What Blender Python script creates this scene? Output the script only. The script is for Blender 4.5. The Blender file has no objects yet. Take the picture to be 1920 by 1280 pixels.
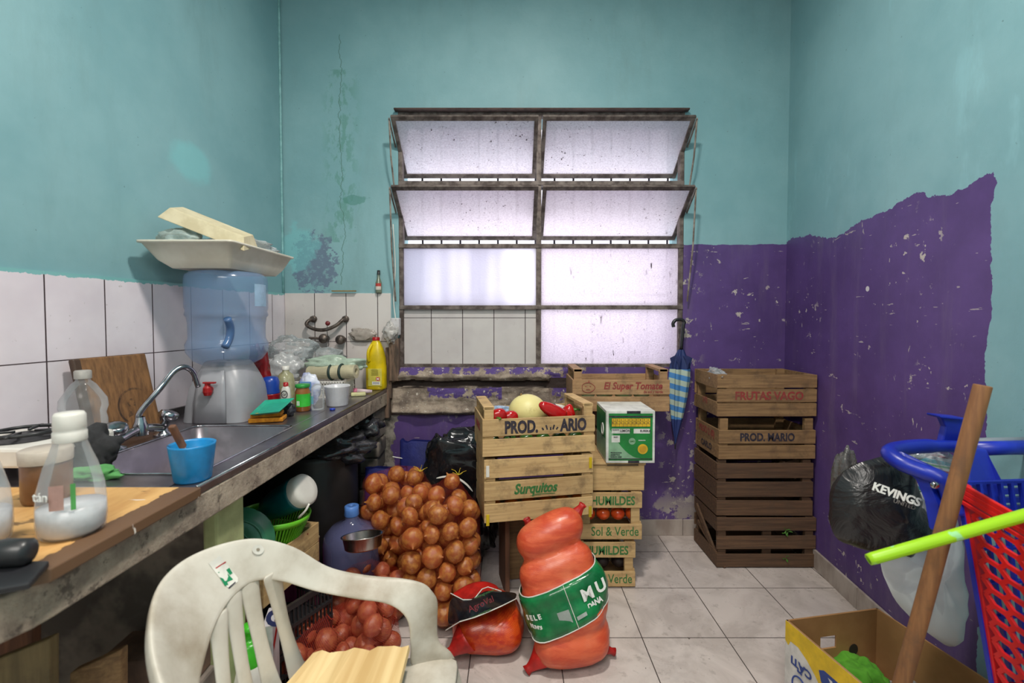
import bpy, math, random
import numpy as np
from mathutils import Vector, Matrix, noise
random.seed(7)
SC = bpy.context.scene
COL = SC.collection
PI = math.pi
# ---------------------------------------------------------------- camera
CH, PITCH, FPX, CX, CY = 1.30, math.radians(1.8), 860.0, 960.0, 624.0
cd = bpy.data.cameras.new('camera'); cam = bpy.data.objects.new('camera', cd); COL.objects.link(cam)
cam.location = (0, 0, CH); cam.rotation_euler = (PI/2 - PITCH, 0, 0)
cd.sensor_width = 36; cd.lens = FPX/1920*36; cd.shift_y = -16/1920; cd.clip_start = .02
cd.dof.use_dof = True; cd.dof.focus_distance = 2.15; cd.dof.aperture_fstop = 3.2
SC.camera = cam
# ---------------------------------------------------------------- look, sky, lamp, added fill light
SC.view_settings.view_transform = 'Standard'; SC.view_settings.look = 'None'
SC.view_settings.gamma = 1; SC.view_settings.use_curve_mapping = False
SC.view_settings.exposure = 1.0
W = bpy.data.worlds.new('daylight'); SC.world = W; W.use_nodes = True
bg = W.node_tree.nodes['Background']; bg.inputs[0].default_value = (.95, .97, 1.0, 1); bg.inputs[1].default_value = 1.45
def area(name, loc, size, power, color, rot=(0, 0, 0), portal=False, size_y=None, disk=False):
    l = bpy.data.lights.new(name, 'AREA'); l.energy = power; l.color = color; l.size = size
    if size_y: l.shape = 'RECTANGLE'; l.size_y = size_y
    if disk: l.shape = 'DISK'
    if portal: l.cycles.is_portal = True
    o = bpy.data.objects.new(name, l); COL.objects.link(o); o.location = loc; o.rotation_euler = rot
    return o
area('window_portal', (.17, 3.02, 1.75), 1.9, 1, (1, 1, 1), (-PI/2, 0, 0), portal=True, size_y=1.7)
area('ceiling_lamp_light', (.12, .95, 3.34), .24, 29, (1.0, .95, .87), disk=True)
area('rear_fill_light', (-.2, -1.2, 3.3), 1.3, 40, (1.0, .96, .90))  # unseen fill light added behind the camera to brighten the room
# ---------------------------------------------------------------- measuring helpers
def ray(px, py):
    u = (px-CX)/FPX; v = -(py-CY)/FPX
    return Vector((u, math.cos(PITCH)+v*math.sin(PITCH), v*math.cos(PITCH)-math.sin(PITCH)))
def PY(px, py, Y):
    r = ray(px, py); return Vector((0, 0, CH)) + r*(Y/r.y)
def PZ(px, py, Z):
    r = ray(px, py); return Vector((0, 0, CH)) + r*((Z-CH)/r.z)
SK = .0965
D = 2.72
def xl(y): return -1.35 + SK*(y-D)
def xr(y): return 1.62 + SK*(y-D)
# ---------------------------------------------------------------- mesh helpers
class MB:
    def __init__(s): s.v = []; s.f = []
    def add(s, vs, fs):
        n = len(s.v); s.v += [tuple(v) for v in vs]; s.f += [tuple(i+n for i in f) for f in fs]; return s
    def box(s, c, d, R=None):
        x, y, z = d[0]/2, d[1]/2, d[2]/2
        vs = [Vector(p) for p in ((-x,-y,-z),(x,-y,-z),(x,y,-z),(-x,y,-z),(-x,-y,z),(x,-y,z),(x,y,z),(-x,y,z))]
        if R is not None: vs = [R @ v for v in vs]
        c = Vector(c)
        return s.add([v+c for v in vs], [(0,3,2,1),(4,5,6,7),(0,1,5,4),(1,2,6,5),(2,3,7,6),(3,0,4,7)])
    def bar(s, a, b, w, h, up=(0, 0, 1)):
        a = Vector(a); b = Vector(b); d = b-a; L = d.length
        if L < 1e-6: return s
        y = d/L; up = Vector(up)
        if abs(y.dot(up)) > .98: up = Vector((1, 0, 0))
        x = y.cross(up).normalized(); z = x.cross(y)
        R = Matrix((x, y, z)).transposed()
        return s.box((a+b)/2, (w, L, h), R)
    def prism(s, poly, z0, z1):
        n = len(poly); vs = [(x, y, z0) for x, y in poly]+[(x, y, z1) for x, y in poly]
        return s.add(vs, [tuple(range(n))[::-1], tuple(range(n, 2*n))]+[(i, (i+1) % n, n+(i+1) % n, n+i) for i in range(n)])
    def slab(s, pts, n, t):
        n = Vector(n).normalized()*t; k = len(pts); P = [Vector(p) for p in pts]
        return s.add(P+[p+n for p in P], [tuple(range(k))[::-1], tuple(range(k, 2*k))]+[(i, (i+1) % k, k+(i+1) % k, k+i) for i in range(k)])
    def tube(s, pts, r, n=10, cap=True, closed=False):
        P = [Vector(p) for p in pts]; m = len(P); R = r if hasattr(r, '__len__') else [r]*m
        up = None; rings = []
        for i in range(m):
            if closed: d = P[(i+1) % m]-P[i-1]
            else: d = P[min(i+1, m-1)]-P[max(i-1, 0)]
            d = d.normalized()
            if up is None:
                up = Vector((0, 0, 1)) if abs(d.z) < .9 else Vector((1, 0, 0))
            x = d.cross(up).normalized(); up = x.cross(d).normalized()
            rings.append([P[i]+x*R[i]*math.cos(2*PI*k/n)+up*R[i]*math.sin(2*PI*k/n) for k in range(n)])
        vs = [v for g in rings for v in g]; fs = []
        for i in range(m if closed else m-1):
            for k in range(n):
                a = i*n+k; b = i*n+(k+1) % n; j = (i+1) % m
                fs.append((a, b, j*n+(k+1) % n, j*n+k))
        if cap and not closed: fs += [tuple(range(n))[::-1], tuple(range((m-1)*n, m*n))]
        return s.add(vs, fs)
    def lathe(s, prof, c=(0, 0, 0), n=24, R=None, cap=True, sx=1, sy=1):
        c = Vector(c); vs = []; fs = []; m = len(prof)
        for r, z in prof:
            for k in range(n):
                p = Vector((r*math.cos(2*PI*k/n)*sx, r*math.sin(2*PI*k/n)*sy, z))
                if R is not None: p = R @ p
                vs.append(p+c)
        for i in range(m-1):
            for k in range(n):
                fs.append((i*n+k, i*n+(k+1) % n, (i+1)*n+(k+1) % n, (i+1)*n+k))
        if cap: fs += [tuple(range(n))[::-1], tuple(range((m-1)*n, m*n))]
        return s.add(vs, fs)
    def grid(s, rows):
        m = len(rows); n = len(rows[0]); vs = [p for r in rows for p in r]
        return s.add(vs, [(i*n+j, i*n+j+1, (i+1)*n+j+1, (i+1)*n+j) for i in range(m-1) for j in range(n-1)])
    def sph(s, c, r, n=14, m=9, R=None):
        rr = r if hasattr(r, '__len__') else (r, r, r); c = Vector(c); vs = []; fs = []
        for i in range(1, m):
            a = PI*i/m
            for k in range(n):
                p = Vector((rr[0]*math.sin(a)*math.cos(2*PI*k/n), rr[1]*math.sin(a)*math.sin(2*PI*k/n), rr[2]*math.cos(a)))
                if R is not None: p = R @ p
                vs.append(p+c)
        t = Vector((0, 0, rr[2])); b = Vector((0, 0, -rr[2]))
        if R is not None: t = R @ t; b = R @ b
        vs += [c+t, c+b]; T = len(vs)-2; B = T+1
        for i in range(m-2):
            for k in range(n):
                fs.append((i*n+k, (i+1)*n+k, (i+1)*n+(k+1) % n, i*n+(k+1) % n))
        for k in range(n):
            fs.append((T, k, (k+1) % n)); fs.append((B, (m-2)*n+(k+1) % n, (m-2)*n+k))
        return s.add(vs, fs)
    def mesh(s, name, mat=None, smooth=False):
        me = bpy.data.meshes.new(name); me.from_pydata(s.v, [], s.f); me.validate()
        if mat: me.materials.append(mat)
        if smooth: me.shade_smooth() if hasattr(me, 'shade_smooth') else [setattr(p, 'use_smooth', True) for p in me.polygons]
        me.update(); return me
def link(o, parent=None):
    COL.objects.link(o)
    if parent is not None:
        o.parent = parent
        o.matrix_parent_inverse = Matrix.Translation(-parent.location) if parent.type == 'EMPTY' and not parent.get('loc_') else Matrix.Identity(4)
    return o
def ob(name, mb, mat, parent=None, smooth=False, bevel=0, subs=0, solid=0, local=False, angle=35):
    me = mb.mesh(name, mat, smooth) if isinstance(mb, MB) else mb
    o = bpy.data.objects.new(name, me); COL.objects.link(o)
    if parent is not None:
        o.parent = parent
        if not local: o.matrix_parent_inverse = Matrix.Translation(-parent.location)
    if solid:
        m = o.modifiers.new('s', 'SOLIDIFY'); m.thickness = solid; m.offset = 0
    if bevel:
        m = o.modifiers.new('b', 'BEVEL'); m.width = bevel; m.segments = 2; m.limit_method = 'ANGLE'; m.angle_limit = math.radians(40)
    if subs:
        m = o.modifiers.new('u', 'SUBSURF'); m.levels = subs; m.render_levels = subs
    return o
def tag(o, label=None, cat=None, group=None, kind=None):
    if label: o['label'] = label
    if cat: o['category'] = cat
    if group: o['group'] = group
    if kind: o['kind'] = kind
    return o
def thing(name, loc, label, cat, group=None, rz=0):
    o = bpy.data.objects.new(name, None); COL.objects.link(o); o.location = loc; o.rotation_euler = (0, 0, rz)
    o.empty_display_size = .05
    return tag(o, label, cat, group)
def RZ(a): return Matrix.Rotation(a, 3, 'Z')
def RX(a): return Matrix.Rotation(a, 3, 'X')
def RY(a): return Matrix.Rotation(a, 3, 'Y')
def spline(P, k=6):
    P = [Vector(p) for p in P]; out = []
    Q = [2*P[0]-P[1]]+P+[2*P[-1]-P[-2]]
    for i in range(1, len(Q)-2):
        a, b, c, d = Q[i-1:i+3]
        for j in range(k):
            t = j/k
            out.append(.5*((2*b)+(c-a)*t+(2*a-5*b+4*c-d)*t*t+(3*b-a-3*c+d)*t**3))
    out.append(P[-1]); return out
def text(name, s, mat, parent, origin, xdir, zdir, size, ext=.0006, sx=1.0, bold=.0, local=False, align='LEFT', shear=0):
    cu = bpy.data.curves.new(name, 'FONT'); cu.body = s; cu.size = size; cu.extrude = ext; cu.offset = bold; cu.align_x = align
    cu.resolution_u = 3; cu.shear = shear
    t = bpy.data.objects.new('t', cu); COL.objects.link(t)
    dg = bpy.context.evaluated_depsgraph_get()
    me = bpy.data.meshes.new_from_object(t.evaluated_get(dg)); bpy.data.objects.remove(t)
    x = Vector(xdir).normalized(); z = Vector(zdir).normalized(); y = z.cross(x).normalized()
    M4 = Matrix(((x.x*sx, y.x, z.x, origin[0]), (x.y*sx, y.y, z.y, origin[1]), (x.z*sx, y.z, z.z, origin[2]), (0, 0, 0, 1)))
    me.transform(M4); me.materials.clear(); me.materials.append(mat); me.name = name
    return ob(name, me, mat, parent, local=local)
# ---------------------------------------------------------------- material helpers
def lin(c):
    c = c/255
    return c/12.92 if c <= .04045 else ((c+.055)/1.055)**2.4
def rgb(r, g, b): return (lin(r), lin(g), lin(b), 1)
class S:
    """a node socket with arithmetic"""
    def __init__(s, nt, k): s.nt = nt; s.k = k
    def op(s, o, *a, clamp=False):
        n = s.nt.nodes.new('ShaderNodeMath'); n.operation = o; n.use_clamp = clamp
        for i, x in enumerate((s,)+a):
            if isinstance(x, S): s.nt.links.new(x.k, n.inputs[i])
            else: n.inputs[i].default_value = x
        return S(s.nt, n.outputs[0])
    def __add__(s, o): return s.op('ADD', o)
    def __sub__(s, o): return s.op('SUBTRACT', o)
    def __mul__(s, o): return s.op('MULTIPLY', o)
    def __truediv__(s, o): return s.op('DIVIDE', o)
    def gt(s, o): return s.op('GREATER_THAN', o)
    def lt(s, o): return s.op('LESS_THAN', o)
    def mx(s, o): return s.op('MAXIMUM', o)
    def mn(s, o): return s.op('MINIMUM', o)
    def abs(s): return s.op('ABSOLUTE')
    def fract(s): return s.op('FRACT')
    def inv(s): return s*-1.0+1.0
    def ss(s, a, b):
        n = s.nt.nodes.new('ShaderNodeMapRange'); n.interpolation_type = 'SMOOTHSTEP'
        s.nt.links.new(s.k, n.inputs[0]); n.inputs[1].default_value = a; n.inputs[2].default_value = b
        return S(s.nt, n.outputs[0])
class Mt:
    def __init__(s, name, rough=.5, metal=0.0, spec=.5):
        s.m = bpy.data.materials.new(name); s.m.use_nodes = True; s.nt = s.m.node_tree
        s.b = s.nt.nodes['Principled BSDF']; s.b.inputs['Roughness'].default_value = rough; s.b.inputs['Metallic'].default_value = metal
        s.b.inputs['Specular IOR Level'].default_value = spec
        tc = s.nt.nodes.new('ShaderNodeTexCoord'); s.co = tc.outputs['Object']; s.tc = tc
        sp = s.nt.nodes.new('ShaderNodeSeparateXYZ'); s.nt.links.new(s.co, sp.inputs[0])
        s.x, s.y, s.z = [S(s.nt, sp.outputs[i]) for i in range(3)]
    def noise(s, scale=5, detail=4, rough=.6, st=None, dist=0, off=None):
        n = s.nt.nodes.new('ShaderNodeTexNoise'); n.inputs['Scale'].default_value = scale; n.inputs['Detail'].default_value = detail
        n.inputs['Roughness'].default_value = rough; n.inputs['Distortion'].default_value = dist
        src = s.co
        if st or off:
            mp = s.nt.nodes.new('ShaderNodeMapping'); s.nt.links.new(src, mp.inputs[0])
            if st: mp.inputs['Scale'].default_value = st
            if off: mp.inputs['Location'].default_value = off
            src = mp.outputs[0]
        s.nt.links.new(src, n.inputs['Vector']); return S(s.nt, n.outputs[0])
    def vor(s, scale=5, st=None, feat='F1', out=0):
        n = s.nt.nodes.new('ShaderNodeTexVoronoi'); n.inputs['Scale'].default_value = scale; n.feature = feat
        src = s.co
        if st:
            mp = s.nt.nodes.new('ShaderNodeMapping'); s.nt.links.new(src, mp.inputs[0]); mp.inputs['Scale'].default_value = st; src = mp.outputs[0]
        s.nt.links.new(src, n.inputs['Vector']); return S(s.nt, n.outputs[out])
    def mix(s, f, a, b):
        n = s.nt.nodes.new('ShaderNodeMix'); n.data_type = 'RGBA'
        for i, x in ((0, f), (6, a), (7, b)):
            if isinstance(x, S): s.nt.links.new(x.k, n.inputs[i])
            else: n.inputs[i].default_value = x
        return S(s.nt, n.outputs[2])
    def col(s, c):
        if isinstance(c, S): s.nt.links.new(c.k, s.b.inputs['Base Color'])
        else: s.b.inputs['Base Color'].default_value = c
        return s
    def rough(s, c): s.nt.links.new(c.k, s.b.inputs['Roughness']); return s
    def alpha(s, c):
        if isinstance(c, S): s.nt.links.new(c.k, s.b.inputs['Alpha'])
        else: s.b.inputs['Alpha'].default_value = c
        return s
    def bump(s, h, strength=.3, dist=.002):
        n = s.nt.nodes.new('ShaderNodeBump'); n.inputs['Strength'].default_value = strength; n.inputs['Distance'].default_value = dist
        s.nt.links.new(h.k, n.inputs['Height']); s.nt.links.new(n.outputs[0], s.b.inputs['Normal']); return s
    def rnd(s):
        n = s.nt.nodes.new('ShaderNodeObjectInfo'); return S(s.nt, n.outputs['Random'])
def plain(name, c1, c2=None, scale=9, rough=.5, metal=0, bump=0, bscale=60, st=None, spec=.5, lo=.35, hi=.65, trans=0, alpha=1, det=4):
    m = Mt(name, rough, metal, spec)
    if c2: m.col(m.mix(m.noise(scale, det, .6, st).ss(lo, hi), c1, c2))
    else: m.col(c1)
    if bump: m.bump(m.noise(bscale, 3, .6), bump, .002)
    if trans: m.b.inputs['Transmission Weight'].default_value = trans
    if alpha < 1: m.alpha(alpha)
    return m.m
def film(name, c, alpha=.3, rough=.15, haze=.0, bump=.6, bscale=25, edge=.8):
    """thin clear plastic: see-through with gloss"""
    m = Mt(name, rough, 0, .8); m.col(c)
    f = m.noise(bscale, 3, .6)
    fr_ = m.nt.nodes.new('ShaderNodeFresnel'); fr_.inputs[0].default_value = 1.42
    m.alpha((f.ss(.3, .8)*(haze)+alpha+S(m.nt, fr_.outputs[0])*edge).mn(1.0)); m.bump(f, bump, .01)
    return m.m
# ================================================================ room
def teal_base(m):
    a = m.mix(m.noise(1.3, 5, .65).ss(.3, .7), rgb(118, 161, 168), rgb(136, 176, 182))
    b = m.mix(m.noise(3.5, 6, .7, (1, 1, .25)).ss(.5, .8)*.5, a, rgb(112, 142, 144))
    sp = m.noise(60, 2, .5).gt(.76)
    return m.mix(sp*.6, b, rgb(80, 105, 105))
def purple_base(m, chips=.66):
    a = m.mix(m.noise(2.2, 5, .65).ss(.3, .72), rgb(94, 69, 130), rgb(76, 54, 108))
    a = m.mix(m.noise(5, 6, .7, (1.5, 1.5, .18)).ss(.5, .75)*.55, a, rgb(112, 96, 126))
    c = m.noise(26, 4, .62).ss(chips, chips+.02)*m.noise(2.6, 2).ss(.50, .62)
    c = c.mx(m.noise(46, 3, .55, (1, 1, .3)).ss(chips+.05, chips+.07)*m.noise(3.1, 2, off=(3, 1, 2)).ss(.48, .62))
    c2 = m.noise(30, 3, .6, (.35, .35, 1.6)).ss(chips+.06, chips+.07)
    return m.mix(c.mx(c2*.7), a, rgb(186, 176, 170))
# --- back wall paint
m = Mt('back_wall_paint', .55); wob = m.noise(9, 4, .6)
t = teal_base(m)
lx = (m.x+1.0+((m.noise(3, 5, .7, (.01, 1, 1)))-.5)*.16)
crack = lx.abs().lt(.0022+0)*m.z.lt(2.95)*m.z.gt(1.5)
near = (m.x+1.0).abs().ss(.14, .02)
blot = m.noise(14, 6, .7, (1, 1, .5)).ss(.49, .56)*near*(m.z.gt(1.75))*(m.z.lt(2.75))
t = m.mix(blot*.55, t, rgb(82, 138, 120)); t = m.mix(crack*.75, t, rgb(74, 112, 98))
ell = ((m.x+1.16)*(m.x+1.16)/.016+(m.z-1.63)*(m.z-1.63)/.03)+(m.noise(11, 5, .7)-.5)*5
t = m.mix(ell.lt(1.0)*(m.noise(45, 3).ss(.35, .5)*.5+.3), t, rgb(98, 108, 134))
e2 = ((m.x+1.25)*(m.x+1.25)/.012+(m.z-1.72)*(m.z-1.72)/.02)+(wob-.5)*3+.25
t = m.mix(e2.ss(1.3, .9)*.5, t, rgb(122, 196, 200))
e3 = ((m.x+.93)*(m.x+.93)/.008+(m.z-2.0)*(m.z-2.0)/.0012)+m.noise(20, 5)*2.4
t = m.mix(e3.ss(2.1, 1.8)*.6, t, rgb(70, 130, 118))
p = purple_base(m, .635)
p = m.mix(m.noise(11, 5, .68).ss(.57, .59)*(m.x-1.0).abs().ss(.16, .02)*m.z.lt(1.7), p, rgb(176, 168, 158))
lowd = m.noise(8, 5, .65).ss(.5, .56)*m.z.ss(.34, .12)*.9
p = m.mix(lowd, p, rgb(158, 148, 142))
up = m.x.gt(.992)*(m.z+(wob-.5)*.03).lt(1.737)
dn = (m.z+(wob-.5)*.02).lt(1.03)*(m.x+(wob-.5)*.05).gt(-.74)
t = m.mix(up.mx(dn), t, p)
grey = (m.x+(m.noise(7, 5)-.5)*.22).lt(-.70)*m.z.lt(.9)
t = m.mix(grey, t, m.mix(m.noise(16, 5).ss(.4, .6), rgb(96, 88, 82), rgb(150, 142, 132)))
m.col(t); m.bump(m.noise(22, 6, .7)+crack*-.6, .35, .004); MBACK = m.m
# --- left wall paint
m = Mt('left_wall_paint', .55); t = teal_base(m)
wb = m.noise(5, 5, .7)
t = m.mix(((m.y-2.05)*(m.y-2.05)/.02+(m.z-1.98)*(m.z-1.98)/.012+wb*1.2).ss(1.5, .9)*.55, t, rgb(130, 200, 204))
t = m.mix(m.z.lt(.86), t, m.mix(m.noise(9, 5).ss(.4, .6), rgb(70, 64, 60), rgb(112, 104, 98)))
m.col(t); m.bump(m.noise(22, 6, .7), .3, .004); MLEFT = m.m
# --- right wall paint
m = Mt('right_wall_paint', .5); t = teal_base(m); wob = m.noise(6, 5, .65)
t = m.mix(m.noise(5, 5, .7, (1, 1, .3), off=(4, 2, 1)).ss(.55, .7)*.35, t, rgb(150, 200, 208))
top = (m.z+(wob-.5)*.10+(m.noise(2, 1, off=(1, 5, 1))-.5)*.12).lt(1.74)
ed = (m.y+(wob-.5)*.08).gt(1.44)
p = purple_base(m, .64)
p = m.mix(m.vor(6).lt(.07)*m.noise(3, 2).gt(.55), p, rgb(205, 200, 200))
t = m.mix(top*ed, t, p)
m.col(t); m.bump(m.noise(22, 6, .7), .3, .004); MRIGHT = m.m
def tile_mat(name, axis, x0, w, zl, base=(214, 208, 212), ztop=None, gw=.0022, gz=.0018):
    m = Mt(name, .22); a = getattr(m, axis)
    f = ((a-x0)/w+100).fract(); g = (f-.5).abs().gt(.5-gw/w)
    for z in zl: g = g.mx((m.z-z).abs().lt(gz))
    b = m.mix(m.noise(3, 4).ss(.35, .7), rgb(*base), rgb(base[0]-14, base[1]-16, base[2]-14))
    b = m.mix(m.noise(40, 4, .7).ss(.66, .72)*.5, b, rgb(150, 140, 130))
    t = m.mix(g, b, rgb(62, 46, 50))
    if ztop: t = m.mix((m.z+(m.noise(30, 4, .7)-.5)*.03).gt(ztop), t, rgb(120, 178, 178))
    m.col(t); m.rough(g*.6+.2); m.bump(g.inv(), .5, .002); return m.m
MTL = tile_mat('left_wall_tiles', 'y', 1.44, .192, (1.164, .882), (228, 220, 226), 1.437)
MTB = tile_mat('back_wall_tiles', 'x', -1.164, .186, (1.164,), (216, 208, 204), 1.452)
MTI = tile_mat('window_infill_tiles', 'x', -.482, .187, (1.304,), (206, 200, 198), None)
# --- floor
m = Mt('floor_tiles', .3); w = .345
fx = ((m.x-.53)/w+100).fract(); fy = ((m.y-2.52)/w+100).fract()
g = (fx-.5).abs().gt(.5-.006).mx((fy-.5).abs().gt(.5-.006))
b = m.mix(m.noise(4, 6, .65, dist=1.2).ss(.35, .68), rgb(208, 196, 190), rgb(182, 170, 164))
b = m.mix(m.noise(16, 5, .7).ss(.58, .66)*.35, b, rgb(128, 116, 110))
b = m.mix(m.noise(55, 2, .5).gt(.75)*.8, b, rgb(60, 50, 44))
m.col(m.mix(g, b, rgb(74, 64, 60))); m.rough(g*.5+m.noise(8)*.3+.15); m.bump(g.inv(), .5, .002); MFLOOR = m.m
MCEIL = plain('ceiling_white', rgb(196, 200, 198), rgb(180, 184, 182), 3, .8)
MBASE = plain('skirting_tile', rgb(178, 166, 158), rgb(146, 132, 124), 9, .4, bump=.3, st=(1, 1, .4))
Y0, HT = -2.2, 3.42
def st(name, mb, mat, **k): o = ob(name, mb, mat, **k); o['kind'] = 'structure'; return o
b = MB(); b.slab([(xl(Y0)-.2, Y0, -.1), (xr(Y0)+.2, Y0, -.1), (xr(3.0)+.1, 3.0, -.1), (xl(3.0)-.1, 3.0, -.1)], (0, 0, 1), .1); st('floor', b, MFLOOR)
b = MB(); b.slab([(xl(Y0)-.2, Y0, HT), (xr(Y0)+.2, Y0, HT), (xr(3.0)+.1, 3.0, HT), (xl(3.0)-.1, 3.0, HT)], (0, 0, 1), .1); st('ceiling', b, MCEIL)
b = MB(); b.slab([(xl(Y0), Y0, 0), (xl(2.97), 2.97, 0), (xl(2.97), 2.97, HT), (xl(Y0), Y0, HT)], (-1, SK, 0), .12); st('wall_left', b, MLEFT)
b = MB(); b.slab([(xr(Y0), Y0, 0), (xr(2.97), 2.97, 0), (xr(2.97), 2.97, HT), (xr(Y0), Y0, HT)], (1, -SK, 0), .12); st('wall_right', b, MRIGHT)
b = MB(); b.box(((xl(Y0)+xr(Y0))/2, Y0-.06, HT/2), (3.3, .12, HT)); st('wall_rear', b, MCEIL)
WX0, WX1, WZ0, WZ1, WMX = -.668, 1.012, 1.012, 2.505, .158
b = MB(); yb = D+.125
b.box(((-1.45+WX0)/2, yb, HT/2), (WX0+1.45, .25, HT)); b.box(((WX1+1.75)/2, yb, HT/2), (1.75-WX1, .25, HT))
b.box(((WX0+WX1)/2, yb, WZ0/2), (WX1-WX0, .25, WZ0)); b.box(((WX0+WX1)/2, yb, (WZ1+HT)/2), (WX1-WX0, .25, HT-WZ1))
st('wall_back', b, MBACK)
b = MB(); b.slab([(xl(.3)+.001, .3, .86), (xl(2.714)+.001, 2.714, .86), (xl(2.714)+.001, 2.714, 1.449), (xl(.3)+.001, .3, 1.449)], (1, -SK, 0), .008); st('trim_1', b, MTL)
b = MB(); b.box(((-1.34-.715)/2, D-.006, 1.16), (.625, .012, .578)); st('trim_2', b, MTB, bevel=.002)
b = MB(); b.box(((WX0+WMX)/2, D+.05, (WZ0+1.366)/2), (WMX-WX0, .06, 1.366-WZ0)); st('trim_3', b, MTI)
# skirting
b = MB()
for i in range(7):
    x0 = -.7+i*.345; x1 = min(x0+.342, 1.60)
    b.box(((x0+x1)/2, D-.006, .048), (x1-x0, .012, .096))
st('baseboard_back', b, MBASE, bevel=.002)
b = MB()
for i in range(14):
    y0 = 2.70-i*.345; y1 = y0-.342
    b.slab([(xr(y0), y0, 0), (xr(y1), y1, 0), (xr(y1), y1, .098), (xr(y0), y0, .098)], (-1, SK, 0), .012)
st('baseboard_right', b, MBASE, bevel=.002)
# corner ridges of thick paint
MRIDGE = plain('paint_ridge', rgb(140, 190, 192), rgb(110, 160, 162), 20, .5, bump=.4)
b = MB(); b.tube([(xl(D-.012)+.004, D-.012, 1.45+i*.2) for i in range(10)], .007, 8); st('trim_4', b, MRIDGE, smooth=True)
# --- broken plaster ledge under the window
m = Mt('broken_plaster', .9)
n1 = m.noise(13, 6, .68)
c = m.mix(m.noise(9, 5, .7).ss(.38, .62), rgb(168, 152, 136), rgb(118, 104, 94))
pz = (m.z-.99).abs().ss(.035, .01).mx((m.z-.86).abs().ss(.06, .02)*(m.x+.28).abs().lt(.22)).mx(m.x.ss(.18, .26)); c = m.mix((n1+pz*.22).ss(.68, .71), c, rgb(88, 68, 128))
c = m.mix(m.noise(40, 4, .7).ss(.62, .66), c, rgb(196, 186, 174))
c = m.mix(m.y.ss(2.688, 2.706)*(m.z-.918).abs().lt(.03), c, rgb(52, 40, 36))
m.col(c); m.bump(m.noise(60, 5, .7), .8, .006); MPL = m.m
rows = []
for j in range(61):
    z = .725+.285*j/60; r = []
    for i in range(131):
        x = -.72+1.16*i/130
        n = noise.fractal(Vector((x*7, 0, z*11)), 1, 2, 5)
        cen = .915+.014*noise.noise(Vector((x*6, 3, 0)))
        tr = max(0, 1-abs(z-cen)/.026) * (1 if x < .24 else 0) * min(1, (x+.72)/.03)
        th = .022+.016*n
        lip = .034*math.exp(-((z-cen-.045-.010*noise.noise(Vector((x*11, 2, 4))))/.022)**2)*(.8+.8*noise.noise(Vector((x*12, 7, 2))))*(1 if x < .2 else .2)
        lip2 = .034*math.exp(-((z-.752-.008*noise.noise(Vector((x*9, 5, 1))))/.016)**2)*(.75+.5*noise.noise(Vector((x*14, 1, 9))))*(1 if x < .17 else .0)
        e = min(1, (z-.725)/.012, (1.01-z)/.02, (x+.72)/.02+.2, max(0, (.44-x)/.14))
        dep = max(.0015, (th+lip+lip2)*e) if tr < .35 else .0025
        if x > .22: dep = .001+max(0., .012*(n+.4))*e
        r.append((x, D-dep, z))
    rows.append(r)
b = MB(); b.grid(rows); st('trim_5', b, MPL, smooth=True)
b = MB(); b.box((-.735, D-.02, .80), (.03, .045, .17)); b.box((-.69, D-.03, 1.06), (.055, .05, .25)); b.box((-.725, D-.022, .98), (.035, .03, .30))
MJ = plain('rotten_wood_jamb', rgb(120, 96, 80), rgb(70, 58, 50), 14, .8, bump=.6, st=(3, 3, .5)); st('trim_6', b, MJ, bevel=.004)
# electric box with a loose switch, plastic wrapped
# --- window: steel frame
MST = plain('dirty_steel', rgb(124, 112, 106), rgb(74, 62, 58), 18, .6, .3, bump=.5, bscale=90)
MSTL = plain('pale_stay_steel', rgb(150, 140, 130), rgb(100, 88, 80), 24, .6, .2, bump=.4)
fr = thing('window_1', (.172, D, WZ0), None, None); fr['kind'] = 'structure'
b = MB(); yf = D+.025
RZs = [2.095, 1.728, 1.366]
b.box((WX0+.012, yf, (WZ0+WZ1)/2), (.024, .045, WZ1-WZ0)); b.box((WX1-.012, yf, (WZ0+WZ1)/2), (.024, .045, WZ1-WZ0))
b.box((.172, yf, WZ1-.010), (WX1-WX0, .05, .022)); b.box((.172, yf, WZ0+.008), (WX1-WX0, .05, .02))
b.box((WMX, yf, (WZ0+WZ1)/2), (.030, .045, WZ1-WZ0))
for z in RZs: b.box((.172, yf-.004, z), (WX1-WX0, .05, .024))
ob('window_frame', b, MST, fr, bevel=.002)
b = MB(); b.box((.172, D-.012, WZ1+.005), (WX1-WX0+.03, .05, .010)); ob('drip_rail', b, plain('rust_dark', rgb(60, 46, 42), rgb(84, 66, 60), 20, .8), fr, bevel=.002)
# glass
m = Mt('patterned_glass', .35); m.b.inputs['Specular IOR Level'].default_value = .4
nt = m.nt; out = nt.nodes['Material Output']
h = m.noise(85, 2, .5, (1, 1, 1.7)); bmp = nt.nodes.new('ShaderNodeBump'); bmp.inputs['Strength'].default_value = .55; bmp.inputs['Distance'].default_value = .004
nt.links.new(h.k, bmp.inputs['Height'])
spots = m.noise(70, 3, .6).ss(.665, .69).mx(m.noise(50, 3, .55, (1, 1, .2)).ss(.69, .71))*m.noise(2.6, 2).ss(.42, .58)
gc = m.mix(spots, rgb(250, 244, 248), rgb(84, 72, 68))
gc = m.mix(m.noise(105, 2, .5, (1, 1, 1.7)).ss(.38, .66)*.26, gc, rgb(180, 168, 176))
tr = nt.nodes.new('ShaderNodeBsdfTranslucent'); nt.links.new(gc.k, tr.inputs[0])
gl = nt.nodes.new('ShaderNodeBsdfGlossy'); gl.inputs['Roughness'].default_value = .25; nt.links.new(bmp.outputs[0], gl.inputs['Normal']); nt.links.new(bmp.outputs[0], tr.inputs['Normal'])
tp = nt.nodes.new('ShaderNodeBsdfTransparent'); nt.links.new(gc.k, tp.inputs[0])
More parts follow.
